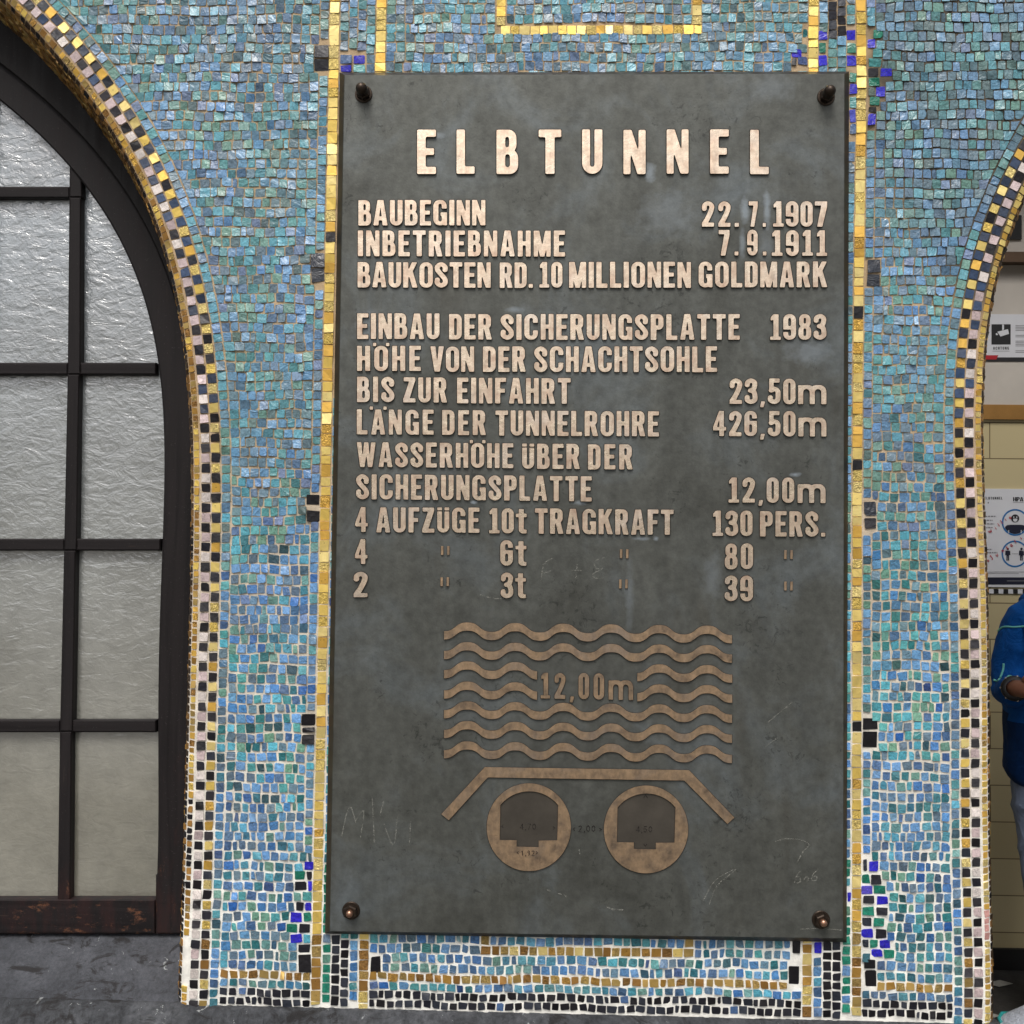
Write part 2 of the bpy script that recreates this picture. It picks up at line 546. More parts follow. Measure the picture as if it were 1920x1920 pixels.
K = 1.0   # base colours a little under the colours seen in daylight
SKYB, BLUE, CYAN, TEAL, DTEAL, SLATE, GREY, SAGE, DARKT, ROYAL, NAVY, OLIVE, LILAC = [
    tuple(x * K for x in lin(c)) for c in (
        (108, 156, 206), (78, 132, 196), (88, 172, 192), (82, 158, 158), (38, 112, 116), (78, 106, 148), (104, 124, 142), (112, 158, 134),
        (40, 72, 80), (44, 98, 172), (52, 74, 128), (84, 100, 92), (120, 134, 178))]
LAPIS = lin((44, 36, 190)); GREEN = lin((28, 122, 100)); INK = lin((34, 34, 42)); COAL = lin((24, 22, 26))
PINKW = lin((206, 186, 186)); WHITE = lin((222, 212, 206)); CHAR = lin((52, 50, 54)); ANTH = lin((48, 52, 62))
GOLD = [lin(c) for c in ((250, 222, 134), (252, 228, 150), (246, 212, 112), (240, 192, 92))]
OLDGOLD = [lin(c) for c in ((190, 146, 72), (164, 122, 64), (210, 174, 102), (182, 154, 92))]


def pick(pairs):
    t = sum(w for _, w in pairs) * rnd()
    for c, w in pairs:
        t -= w
        if t <= 0: return c
    return pairs[-1][0]


def blend(a, b, t): return tuple(x * (1 - t) + y * t for x, y in zip(a, b))


def field_colour(x, y):
    up = [(SKYB, 20), (CYAN, 15), (GREY, 17), (LILAC, 5), (SLATE, 9), (TEAL, 15), (SAGE, 11), (BLUE, 5), (OLIVE, 3), (DTEAL, 2)]
    lo = [(SKYB, 17), (CYAN, 10), (GREY, 13), (SLATE, 13), (TEAL, 11), (DTEAL, 12), (SAGE, 10), (BLUE, 7), (ROYAL, 5), (DARKT, 5), (NAVY, 3)]
    top = [(SLATE, 14), (TEAL, 14), (OLIVE, 9), (DARKT, 7), (SKYB, 10), (CYAN, 10), (DTEAL, 7), (GREY, 12), (SAGE, 8), (LILAC, 5)]
    wave = 120 * math.sin(x * 0.011 + 1.0) + 70 * math.sin(x * 0.029)
    t = min(1, max(0, (y + wave * 0.5 - 850) / 500))
    if y < 150 + wave * 0.35 and rnd() < 0.75:
        c = pick(top)
    else:
        c = pick(lo) if rnd() < t else pick(up)
    d1 = math.sin(x * .0091 + y * .0043 + .7) + math.sin(x * -.0037 + y * .0117) + .7 * math.sin(x * .021 - y * .017 + 2)
    d2 = math.sin(x * .0063 - y * .0081 + 1.9) + .8 * math.sin(x * .0173 + y * .0079)
    if d1 > .5: c = blend(c, pick([(TEAL, 3), (SAGE, 2), (CYAN, 2)]), .16 * min(2, d1))
    elif d1 < -.5: c = blend(c, pick([(SKYB, 3), (GREY, 2), (SLATE, 1)]), .16 * min(2, -d1))
    c = tuple(q * (1 + .09 * d2) for q in c)
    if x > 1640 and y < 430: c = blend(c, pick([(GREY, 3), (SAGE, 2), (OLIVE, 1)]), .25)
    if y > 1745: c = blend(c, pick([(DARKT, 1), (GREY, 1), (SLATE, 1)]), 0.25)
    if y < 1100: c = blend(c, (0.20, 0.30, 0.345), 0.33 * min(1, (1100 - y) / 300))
    return blend(c, pick(lo), 0.15 * rnd())


def interp(pts):
    xs = [p[0] for p in pts]; ys = [p[1] for p in pts]
    return lambda t: float(np.interp(t, xs, ys))


L1 = interp([(-700, 641.6), (0, 628), (940, 609.7), (1900, 591)])
L2 = interp([(-700, 728), (0, 715.5), (1800, 682), (1920, 680)])
R2 = interp([(-700, 1527), (0, 1525.5), (1800, 1513.5), (1920, 1513)])
R1 = interp([(-700, 1617), (0, 1614.5), (160, 1615.5), (640, 1609), (1000, 1607), (1900, 1606)])
GW = 19.0


def bottom_edge(x): return 1880 + (x - 340) * 0.0245


def row_y(v, x):
    return v + (x - 1100) * (-0.004 + 0.0235 * max(0, v) / 1890)


# arch edges: smooth curve through the traced points, continued as a circle towards the crown
def arch_path(pts, y_top, R, sgn, y_bot):
    ys = np.array([p[1] for p in pts], float); xs = np.array([p[0] for p in pts], float)
    k = np.polyfit((ys - 900) / 900, xs, 6)
    yy = np.arange(y_bot, y_top, -6.0)
    path = [Vector((float(np.polyval(k, (y - 900) / 900)), float(y))) for y in yy]
    t = (path[-1] - path[-4]).normalized()
    ang = math.atan2(t.y, t.x)
    p = path[-1].copy()
    target = -math.pi if sgn < 0 else 0.0
    step = 6.0 / R * (-1 if sgn < 0 else 1)
    n = 0
    while n < 400:
        ang += step
        p = p + Vector((math.cos(ang), math.sin(ang))) * 6.0
        path.append(p.copy()); n += 1
        if (sgn < 0 and ang <= target) or (sgn > 0 and ang >= target): break
    return path


PL = arch_path([(84, 0), (128, 47), (168, 94), (208, 144), (244, 201), (282, 271), (315, 332), (348, 404), (377, 520), (395, 625), (404, 690),
                (410, 740), (413, 830), (413.5, 940), (412, 1080), (408, 1280), (402, 1500), (396.5, 1700), (390, 1880)], 0, 1085, -1, 1893)
PR = arch_path([(1903, 287), (1885, 323), (1867, 360), (1852, 397), (1840, 430), (1829, 467), (1819.5, 507), (1810, 550), (1800, 607), (1794, 655),
                (1790, 707), (1788.5, 773), (1790, 840), (1794.5, 973), (1798, 1140), (1800, 1347), (1803, 1580), (1805, 1750), (1806.5, 1900)], 287, 1000, 1, 1928)


class Path:
    def __init__(s, pts, sgn):
        s.p = np.array([(a.x, a.y) for a in pts])
        d = np.hypot(*np.diff(s.p, axis=0).T)
        s.s = np.concatenate([[0], np.cumsum(d)]); s.L = s.s[-1]
        g = np.gradient(s.p, axis=0)
        # light smoothing of the tangents
        ker = np.ones(9) / 9
        g = np.stack([np.convolve(np.pad(g[:, i], 4, 'edge'), ker, 'valid') for i in range(2)], 1)
        g /= np.linalg.norm(g, axis=1)[:, None]
        n = np.stack([g[:, 1], -g[:, 0]], 1)
        s.n = n if sgn < 0 else -n                 # pointing into the opening
        s.sgn = sgn

    def at(s, t):
        x = np.interp(t, s.s, s.p[:, 0]); y = np.interp(t, s.s, s.p[:, 1])
        a = np.interp(t, s.s, s.n[:, 0]); b = np.interp(t, s.s, s.n[:, 1])
        return Vector((x, y)), Vector((a, b)).normalized()

    def off(s, t, o):
        p, n = s.at(t); return p + n * o

    def x_of_y(s, y, o=0.0):
        """x of the offset edge at height y, None above the crown"""
        q = s.p + s.n * o
        i = np.where((q[:-1, 1] >= y) & (q[1:, 1] < y))[0]
        if len(i) == 0: return None
        i = i[0]
        f = (q[i, 1] - y) / (q[i, 1] - q[i + 1, 1])
        return float(q[i, 0] + f * (q[i + 1, 0] - q[i, 0]))


PATHL, PATHR = Path(PL, -1), Path(PR, 1)
BN = 0.024          # radius of the rounded arris
SPLAY = 0.25        # the reveal narrows towards the window
FLAT = 37.5         # width of the flat part of the border


def prof(path):
    def P(p, h):                # p = (s in chart units, u in mm along the profile), h = height over the surface in m
        q, n = path.at(p[0])
        e = q + n * FLAT
        w0 = W(e.x, e.y); w1 = W(e.x + n.x * 20, e.y + n.y * 20)
        d = (w1 - w0).normalized()
        u = p[1] * 0.001
        if u < BN * math.pi / 2:
            f = u / BN
            return w0 + d * (BN * math.sin(f) + math.sin(f) * h) + Vector((0, 1, 0)) * (BN * (1 - math.cos(f)) - math.cos(f) * h)
        v = u - BN * math.pi / 2
        return w0 + d * (BN + h + v * SPLAY) + Vector((0, 1, 0)) * (BN + v + h * SPLAY)
    return P


# --- special tiles laid among the field (x0, y0, x1, y1, colour)
SPEC = []
for (x0, y0, x1, y1, c) in (
    # dark blocks beside the gold bands
    (589, 84, 617, 108, INK), (589, 109, 617, 134, INK), (582, 474, 609, 501, ANTH), (583, 502, 608, 529, ANTH),
    (574, 926, 600, 947, COAL), (575, 957, 600, 979, COAL), (565, 1338, 592, 1362, COAL), (565, 1363, 592, 1375, COAL), (565, 1376, 591, 1397, COAL),
    (558, 1788, 584, 1824, COAL), (1626, 486, 1651, 512, ANTH), (1625, 513, 1650, 537, ANTH),
    (1619, 940, 1644, 968, ANTH), (1620, 970, 1644, 992, CHAR), (1617, 1346, 1646, 1369, COAL), (1617, 1370, 1646, 1402, COAL),
    (1619, 1798, 1643, 1817, COAL), (1620, 1817, 1644, 1851, COAL),
    # lapis and green clusters
    (569, 1614, 588, 1632, LAPIS), (550, 1632, 573, 1650, GREEN), (574, 1633, 586, 1651, INK), (552, 1652, 576, 1670, INK), (577, 1652, 586, 1671, LAPIS),
    (566, 1672, 586, 1690, TEAL), (554, 1691, 570, 1709, INK), (571, 1691, 586, 1709, LAPIS), (544, 1710, 567, 1730, LAPIS), (568, 1711, 585, 1729, GREEN),
    (536, 1731, 558, 1749, GREEN), (559, 1731, 582, 1750, INK), (543, 1751, 567, 1769, LAPIS), (567, 1751, 583, 1769, CYAN), (558, 1770, 582, 1787, INK),
    (1628, 1614, 1648, 1635, LAPIS), (1617, 1610, 1627, 1634, ANTH), (1615, 1638, 1631, 1657, GREEN), (1632, 1639, 1653, 1659, INK), (1614, 1660, 1637, 1677, lin((92, 82, 196))),
    (1638, 1660, 1661, 1677, GREEN), (1617, 1678, 1640, 1696, INK), (1643, 1679, 1666, 1698, LAPIS), (1616, 1699, 1640, 1718, GREEN), (1642, 1700, 1665, 1718, INK),
    (1616, 1720, 1635, 1737, ANTH), (1637, 1720, 1659, 1738, GREEN), (1614, 1740, 1638, 1759, LAPIS), (1641, 1741, 1663, 1760, INK), (1617, 1761, 1629, 1777, ANTH),
    (1630, 1761, 1647, 1777, GREEN), (1648, 1761, 1670, 1779, LAPIS), (1633, 1779, 1655, 1795, LAPIS), (1656, 1779, 1678, 1797, GREEN),
    (1626, 73, 1642, 90, LAPIS), (1637, 55, 1655, 72, GREEN), (1636, 91, 1655, 108, TEAL), (1628, 109, 1653, 126, TEAL), (1627, 127, 1648, 144, INK), (1650, 128, 1673, 143, LAPIS),
    (1628, 145, 1650, 161, GREEN), (1628, 163, 1641, 180, OLIVE), (1642, 162, 1660, 181, LAPIS), (1629, 181, 1650, 198, GREEN), (1628, 199, 1644, 211, COAL), (1627, 212, 1643, 235, LAPIS),
    (1505, 54, 1515, 70, DTEAL), (1484, 92, 1504, 107, LAPIS), (1484, 108, 1494, 122, INK), (1495, 106, 1514, 122, NAVY),
):
    SPEC.append((x0, y0, x1, y1, c))
PAIRSPEC = [(637, 102, 660, 120, SLATE), (662, 103, 686, 120, LAPIS), (637, 121, 660, 136, LAPIS), (662, 121, 686, 136, TEAL),
            (1535, 57, 1552, 76, LAPIS), (1587, 56, 1605, 76, LAPIS), (1535, 79, 1550, 100, GREEN), (1587, 79, 1606, 100, GREEN), (1534, 103, 1551, 124, LAPIS), (1587, 103, 1606, 124, LAPIS),
            (1592, 135, 1607, 155, GREEN), (1592, 156, 1608, 178, LAPIS), (1592, 180, 1607, 203, TEAL), (1592, 205, 1606, 230, lin((84, 92, 200))), (1592, 231, 1606, 252, SLATE),
            (1526, 1766, 1542, 1789, LAPIS), (1588, 1672, 1597, 1692, LAPIS)]


def hit(x0, y0, x1, y1, boxes):
    for b in boxes:
        ox = min(x1, b[2]) - max(x0, b[0]); oy = min(y1, b[3]) - max(y0, b[1])
        if ox > 0 and oy > 0:
            a = ox * oy
            if a > 0.22 * (x1 - x0) * (y1 - y0) or (ox > 4 and oy > 4): return True
    return False


FRAME_TOP = (929, 46, 1316, 66)          # gold frame over the plaque: lower bar, then two uprights
FRAME_BOT = (900, 1757, 1301, 1795)
FRAMEBOX = [(929, 46, 1316, 66), (929, -700, 949, 46), (1297, -700, 1316, 46),
            (900, 1772, 1301, 1796), (900, 1740, 919, 1775), (1283, 1740, 1301, 1775)]
PLQ = (618, 146, 1580, 1742)             # tiles wholly behind the plaque are left out

root = None
field, golds, border = Tiles(), {}, {}


def gap_for(y): return 1.45 + 1.35 * min(1, max(0, (y - 700) / 700))
def rot_for(y): return 1.5 + 1.5 * min(1, max(0, (y - 700) / 700))


def field_row(v, pitch, xl, xr, colour=None, boxes=SPEC, mi=0, wmean=18.0):
    """one course of tesserae between the edges xl(y) and xr(y)"""
    y_at = lambda x: row_y(v, x) + 1.6 * math.sin(x * .021 + v * .37) + 1.0 * math.sin(x * .063 + v)
    yl = row_y(v, 500)
    a, b = xl(yl), xr(yl)
    for _ in range(2):
        a, b = xl(row_y(v, a)), xr(row_y(v, b))
    if b - a < 5: return
    # free stretches of the course between the special tiles
    hp = pitch / 2
    ym = row_y(v, (a + b) / 2)
    cuts = []
    for q in boxes:
        yq = row_y(v, (q[0] + q[2]) / 2)
        if min(yq + hp, q[3]) - max(yq - hp, q[1]) > 0.3 * pitch and q[2] > a and q[0] < b: cuts.append((q[0], q[2]))
    yq = row_y(v, 1100)
    if PLQ[1] < yq - pitch and yq + pitch < PLQ[3]: cuts.append((PLQ[0] + 18, PLQ[2] - 18))
    cuts = [c for c in cuts if c[0] < b and c[1] > a]
    cuts.sort()
    spans = []; lo = a
    for c0, c1 in cuts:
        if c0 > lo: spans.append((lo, c0))
        lo = max(lo, c1)
    if lo < b: spans.append((lo, b))
    for (sa, sb) in spans:
        if sb - sa < 5: continue
        ws = []; t = 0
        while t < sb - sa:
            w = wmean * (uni(.84, 1.14) if rnd() > .1 else uni(.5, .75))
            ws.append(w); t += w
        if len(ws) > 1 and (t - (sb - sa)) > ws[-1] * .5: t -= ws.pop()
        k = (sb - sa) / t
        x = sa
        n = len(ws)
        for i, w in enumerate(ws):
            w *= k
            cx = x + w / 2; cy = y_at(cx)
            x0t = x0b = x; x1t = x1b = x + w
            if i == 0 and sa == a: x0t, x0b = xl(cy - hp), xl(cy + hp)
            if i == n - 1 and sb == b: x1t, x1b = xr(cy - hp), xr(cy + hp)
            x += w
            yy0 = y_at(cx - w / 2); yy1 = y_at(cx + w / 2)
            if cy + hp > bottom_edge(cx) + 5: continue
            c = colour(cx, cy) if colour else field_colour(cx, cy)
            m_ = mi(cx) if callable(mi) else mi
            dy = random.gauss(0, .6)
            field.chip(Pw, [(x0t, yy0 - hp + dy), (x1t, yy1 - hp + dy), (x1b, yy1 + hp + dy), (x0b, yy0 + hp + dy)], c, m_,
                       gap=gap_for(cy) * uni(.7, 1.4), rot=rot_for(cy), jit=.65 + .25 * (cy > 1000))


def old_gold(x, y): return random.choice(OLDGOLD)


TOPY = -330
rows = [(1890, 16.5, 'dark'), (1873, 16.5, 'dark'), (1856.5, 16.5, 'blue'), (1839.5, 17.5, 'gold')]
v = 1839.5 - 17.8
while v > TOPY:
    p = 18.7 if v > 1000 else 18.2
    rows.append((v, p, 'f')); v -= p


def cE(f, d): return lambda y: f(y) + d


def left_ring(y):
    q = PATHL.x_of_y(y, -19.5)
    return q if q is not None else -500.0


def right_ring(y):
    q = PATHR.x_of_y(y, -19.5)
    return q if q is not None else 2700.0


def limL(y): return max(left_ring(y), -480.0)
def limR(y): return min(right_ring(y), 2560.0)


for (v, p, kind) in rows:
    col = None; mi = 0
    if kind == 'dark':
        col = lambda x, y: pick([(INK, 5), (ANTH, 4), (COAL, 3), (SLATE, .5)]); mi = 3
    if kind == 'gold':
        col = old_gold; mi = lambda x: random.choice((1, 1, 2))
    guard = 17.5 if kind == 'f' and v < 1600 else 0.0
    low = kind != 'f'
    field_row(v, p, limL, cE(L1, -GW / 2 - .5 - guard), col, SPEC, mi)
    field_row(v, p, cE(R1, GW / 2 + .5 + guard), limR, col, SPEC, mi)
    if v < 175 or v > 1725:
        field_row(v, p, cE(L2, GW / 2 + .5), cE(R2, -GW / 2 - .5), col, SPEC + FRAMEBOX + [(693, 1792, 715, 1824, COAL), (1478, 1810, 1500, 1846, COAL), (1484, 1760, 1502, 1788, COAL)], mi)

# guard courses running beside the outer gold bands
for f, s_ in ((L1, -1), (R1, 1)):
    y = TOPY
    while y < 1610:
        hgt = uni(15, 21)
        c0 = f(y) + s_ * (GW / 2 + .8); c1 = f(y) + s_ * (GW / 2 + 17.5)
        a, b = min(c0, c1), max(c0, c1)
        if not hit(a, y, b, y + hgt, SPEC):
            d = f(y + hgt) - f(y)
            field.chip(Pw, [(a, y), (b, y), (b + d, y + hgt), (a + d, y + hgt)], field_colour(a, y), 0, gap=gap_for(y), rot=1.2, jit=.6)
        y += hgt
for (x0, y0, x1, y1, c) in SPEC + [(693, 1792, 715, 1824, COAL), (1478, 1810, 1500, 1846, COAL), (1484, 1760, 1502, 1788, COAL)]:
    field.chip(Pw, [(x0, y0), (x1, y0), (x1, y1), (x0, y1)], c, 3 if c in (COAL, INK) else 0, gap=gap_for(y0) * .7, rot=1.2, jit=.8, cut=2.0)
for (x0, y0, x1, y1, c) in PAIRSPEC:
    field.chip(Pw, [(x0, y0), (x1, y0), (x1, y1), (x0, y1)], c, 0, gap=2.0, rot=1.2, jit=.8, cut=2.0)

# four courses between each pair of gold bands
for (fa, fb, dk) in ((L1, L2, (0, 1)), (R2, R1, (1, 1))):
    for k in range(4):
        y = TOPY
        while y < 1915:
            hgt = uni(16, 21)
            a0 = fa(y) + GW / 2 + 1; b0 = fb(y) - GW / 2 - 1
            xa = a0 + (b0 - a0) * k / 4; xb = a0 + (b0 - a0) * (k + 1) / 4
            yc = y + hgt / 2
            if yc + hgt / 2 < bottom_edge(xa) + 3 and not (PLQ[0] < xa - 6 and xb + 6 < PLQ[2] and PLQ[1] < y - 8 and y + hgt + 8 < PLQ[3]) \
                    and not hit(xa, y, xb, y + hgt, PAIRSPEC):
                if k in (1, 2) and (y > 1745 or (dk[0] and y < 60)):
                    c = pick([(INK, 5), (ANTH, 4), (COAL, 2)]); mi = 3
                else:
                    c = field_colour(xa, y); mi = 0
                    if y > 1600 and fa is L1 and k == 0 and rnd() < .7: c = GREEN
                    if y > 1600 and fa is R2 and k == 3 and rnd() < .7: c = GREEN
                d = fa(y + hgt) - fa(y)
                field.chip(Pw, [(xa, y), (xb, y), (xb + d, y + hgt), (xa + d, y + hgt)], c, mi, gap=gap_for(y), rot=rot_for(y) * .7, jit=.7)
            y += hgt

# ring of blue tesserae following each arch
for path in (PATHL, PATHR):
    s_ = 4.0
    while s_ < path.L - 20:
        hgt = uni(16, 20.5)
        A, B, C_, D = path.off(s_, -1), path.off(s_, -18.5), path.off(s_ + hgt, -18.5), path.off(s_ + hgt, -1)
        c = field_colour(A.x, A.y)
        if -500 < A.x < 2580:
            field.chip(Pw, [A, B, C_, D], c, 0, gap=gap_for(A.y), rot=1.2, jit=.6)
        s_ += hgt


def gold_col(y, x):
    if y > 1745: return random.choice(OLDGOLD + GOLD[:2]), random.choice((1, 2))
    return random.choice(GOLD), (2 if rnd() < .3 else 1)


def gold_strip(f, y0, y1, skip=None):
    t = Tiles(); y = y0
    while y < y1:
        hgt = uni(16, 24)
        yb = min(y + hgt, y1)
        d = f(yb) - f(y)
        if not (skip and skip[0] < y and yb < skip[1]):
            c, mi = gold_col(y, f(y))
            if rnd() < .010: c, mi = COAL, 3
            t.chip(Pw, [(f(y) - GW / 2, y), (f(y) + GW / 2, y), (f(yb) + GW / 2, yb), (f(yb) - GW / 2, yb)], c, mi, gap=gap_for(y) * .6, rot=.8, jit=.6, cut=1.0, tilt=.0008)
        y += hgt
    return t


def gold_bar(p0, p1, wd=18.0):
    t = Tiles(); p0, p1 = Vector(p0), Vector(p1)
    d = (p1 - p0); L = d.length; d.normalize(); n = Vector((-d.y, d.x)) * wd / 2
    s_ = 0
    while s_ < L - 4:
        w = min(uni(15, 21), L - s_)
        a = p0 + d * s_; b = p0 + d * (s_ + w)
        c, mi = gold_col(a.y, a.x)
        t.chip(Pw, [a - n, b - n, b + n, a + n], c, mi, gap=gap_for(a.y) * .8, rot=1.0, jit=.6, cut=1.0, tilt=.0008)
        s_ += w
    return t


# ------------------------------------------------------------------ wall body (mortar) with the two arched openings
def wall_body():
    mb = MB()
    ql = [PATHL.off(t, FLAT) for t in np.linspace(0, PATHL.L, 160)]
    qr = [PATHR.off(t, FLAT) for t in np.linspace(0, PATHR.L, 160)]
    top = -1100
    xl = ql[-1].x; xr = qr[-1].x
    poly = [Vector((ql[0].x, bottom_edge(ql[0].x) + 6))] + [q for q in ql if q.y < bottom_edge(q.x) + 4] + [Vector((-1000, ql[-1].y)), Vector((-1000, top)), Vector((3300, top)), Vector((3300, qr[-1].y))] + \
           [q for q in reversed(qr) if q.y < bottom_edge(q.x) + 4] + [Vector((qr[0].x, bottom_edge(qr[0].x) + 6))]
    mb.prism([[(p.x, p.y) for p in poly]], lambda p, i: W(p[0], p[1], 0.0), lambda p, i: W(p[0], p[1], 0.0) + Vector((0, .33, 0)), back=True)
    for path in (PATHL, PATHR):
        P = prof(path)
        ss = np.linspace(0, path.L, 240)
        us = [0, 5, 10, 15, 20, 25, 30, 34, 37.7, 60, 120, 134]
        vs = [P((s_, u), 0.0) for s_ in ss for u in us]
        n = len(us); fs = []
        for i in range(len(ss) - 1):
            for j in range(n - 1):
                f = (i * n + j, i * n + j + 1, (i + 1) * n + j + 1, (i + 1) * n + j)
                fs.append(f if path.sgn < 0 else f[::-1])
        mb.add(vs, fs)
    return mb.build('mosaic_wall', MT['grout'])


root = wall_body()
tag(root, 'blue and teal glass mosaic wall pier between two gold edged arches', 'wall')
field.build('blue_mosaic', root)
for f in (L1, R1):
    gold_strip(f, TOPY, 1905 if f is R1 else 1884).build('gold_band', root)
for f in (L2, R2):
    gold_strip(f, TOPY, 1892 if f is L2 else 1908, (150, 1735)).build('gold_band', root)
fr = Tiles()
for a, b in (((938, 57), (1316, 55)), ((939, 48), (947, TOPY)), ((1306.5, 46), (1309, TOPY))):
    t = gold_bar(a, b); o = len(fr.v)
    fr.v += t.v; fr.c += t.c; fr.mi += t.mi; fr.f += [tuple(i + o for i in f) for f in t.f]
fr.build('gold_frame', root)
fr = Tiles()
for a, b in (((900, 1782), (1301, 1787)), ((909, 1773), (910, 1745)), ((1292, 1777), (1292.5, 1745))):
    t = gold_bar(a, b); o = len(fr.v)
    fr.v += t.v; fr.c += t.c; fr.mi += t.mi; fr.f += [tuple(i + o for i in f) for f in t.f]
fr.build('gold_frame', root)

# chequered borders with their rounded arris and gold reveal
for path in (PATHL, PATHR):
    t = Tiles(); P = prof(path)
    s_ = 0.0; i = 0
    while s_ < path.L - 24:
        hgt = 18.7 * uni(.97, 1.03)
        a, b = s_, s_ + hgt
        mid = path.off(s_, 10)
        if -600 < mid.x < 2640:
            # outer course: gold / dark, inner course: dark / white
            go = (i % 2 == 0)
            cg, mg = random.choice(GOLD), (2 if rnd() < .35 else 1)
            if mid.y > 1745: cg = random.choice(OLDGOLD + GOLD[:1])
            dark = pick([(COAL, 5), (CHAR, 3), (INK, 3), (ANTH, 2)])
            if mid.y < 800 and rnd() < .5: dark = blend(dark, SLATE, uni(.1, .6))
            c = cg if go else dark
            q = [path.off(a, 0), path.off(a, 18.2), path.off(b, 18.2), path.off(b, 0)]
            t.chip(Pw, q, c, (mg if go else 3), gap=1.6 + .8 * (mid.y > 1100), rot=1.2, jit=.7)
            dark2 = pick([(COAL, 5), (CHAR, 4), (INK, 3)])
            if mid.y < 800 and rnd() < .5: dark2 = blend(dark2, SLATE, uni(.1, .6))
            c = dark2 if go else pick([(PINKW, 5), (WHITE, 4)])
            q = [path.off(a, 18.8), path.off(a, 37), path.off(b, 37), path.off(b, 18.8)]
            t.chip(Pw, q, c, 3, gap=1.6 + .8 * (mid.y > 1100), rot=1.2, jit=.7)
        s_ += hgt; i += 1
    for ui in range(9):
        u0 = 1.5 + ui * 14.2; u1 = u0 + 12.9
        s_ = uni(0, 8)
        while s_ < path.L - 20:
            hgt = uni(11.5, 16)
            mid = path.off(s_, FLAT)
            if -600 < mid.x < 2640:
                low = mid.y > 1560
                if ui == 0:
                    c = random.choice(GOLD + [OLDGOLD[2]]) if path is PATHR else random.choice(OLDGOLD + GOLD[2:])
                elif ui == 1:
                    c = pick([(OLDGOLD[1], 3), (lin((70, 52, 34)), 5), (COAL, 2)])
                else:
                    c = pick([(OLDGOLD[0], 3), (OLDGOLD[1], 4), (OLDGOLD[3], 2), (lin((110, 78, 36)), 3)])
                mi = random.choice((1, 1, 2))
                if path is PATHL and 1500 < mid.y < 1670 and ui < 2: c, mi = pick([(COAL, 4), (OLDGOLD[1], 2)]), 3
                if path is PATHR and 1708 < mid.y < 1765 and ui == 0: c, mi = lin((214, 160, 152)), 3
                skip = path is PATHL and ui == 0 and mid.y > 1765 and mid.y < 1855
                if not skip:
                    t.chip(P, [(s_, u0), (s_, u1), (s_ + hgt, u1), (s_ + hgt, u0)], c, mi,
                           gap=1.8 if mid.y < 900 else 2.8, rot=1.5, jit=.5, cut=1.2, h=.0012, tilt=.0006)
            s_ += hgt
    t.build('chequered_border', root)

# ------------------------------------------------------------------ lettering: a condensed grotesque drawn as distance fields
RES = 60
GM = 0.16


def grid(w):
    nx = int((w + 2 * GM) * RES) + 1; ny = int((1.2 + 2 * GM) * RES) + 1
    xs = -GM + np.arange(nx) / RES; ys = -0.2 - GM + np.arange(ny) / RES
    return np.meshgrid(xs, ys)


def sbox(X, Y, x0, x1, y0, y1, r=0.0):
    dx = np.abs(X - (x0 + x1) / 2) - (x1 - x0) / 2 + r; dy = np.abs(Y - (y0 + y1) / 2) - (y1 - y0) / 2 + r
    return np.hypot(np.maximum(dx, 0), np.maximum(dy, 0)) + np.minimum(np.maximum(dx, dy), 0) - r


def spoly(X, Y, pts):
    d = np.full(X.shape, 9.0); ins = np.zeros(X.shape, bool)
    n = len(pts)
    for i in range(n):
        (ax, ay), (bx, by) = pts[i], pts[(i + 1) % n]
        ex, ey = bx - ax, by - ay
        t = np.clip(((X - ax) * ex + (Y - ay) * ey) / (ex * ex + ey * ey + 1e-12), 0, 1)
        d = np.minimum(d, np.hypot(X - ax - t * ex, Y - ay - t * ey))
        if abs(ey) > 1e-9:
            c = ((ay > Y) != (by > Y)) & (X < ex * (Y - ay) / ey + ax)
            ins ^= c
    return np.where(ins, -d, d)


def catmull(pts, k=8):
    out = []
    P = [pts[0]] + list(pts) + [pts[-1]]
    for i in range(1, len(P) - 2):
        for j in range(k):
            t = j / k
            out.append(tuple(0.5 * (2 * P[i][a] + (P[i + 1][a] - P[i - 1][a]) * t + (2 * P[i - 1][a] - 5 * P[i][a] + 4 * P[i + 1][a] - P[i + 2][a]) * t * t
                                    + (3 * P[i][a] - P[i - 1][a] - 3 * P[i + 1][a] + P[i + 2][a]) * t ** 3) for a in (0, 1)))
    out.append(pts[-1])
    return out


def sstroke(X, Y, pts, wx=0.195, wy=0.165, smooth=True):
    k = wy / wx
    p = catmull(pts) if smooth else pts
    d = np.full(X.shape, 9.0)
    for i in range(len(p) - 1):
        ax, ay, bx, by = p[i][0] * k, p[i][1], p[i + 1][0] * k, p[i + 1][1]
        ex, ey = bx - ax, by - ay
        t = np.clip(((X * k - ax) * ex + (Y - ay) * ey) / (ex * ex + ey * ey + 1e-12), 0, 1)
        d = np.minimum(d, np.hypot(X * k - ax - t * ex, Y - ay - t * ey))
    return d - wy / 2


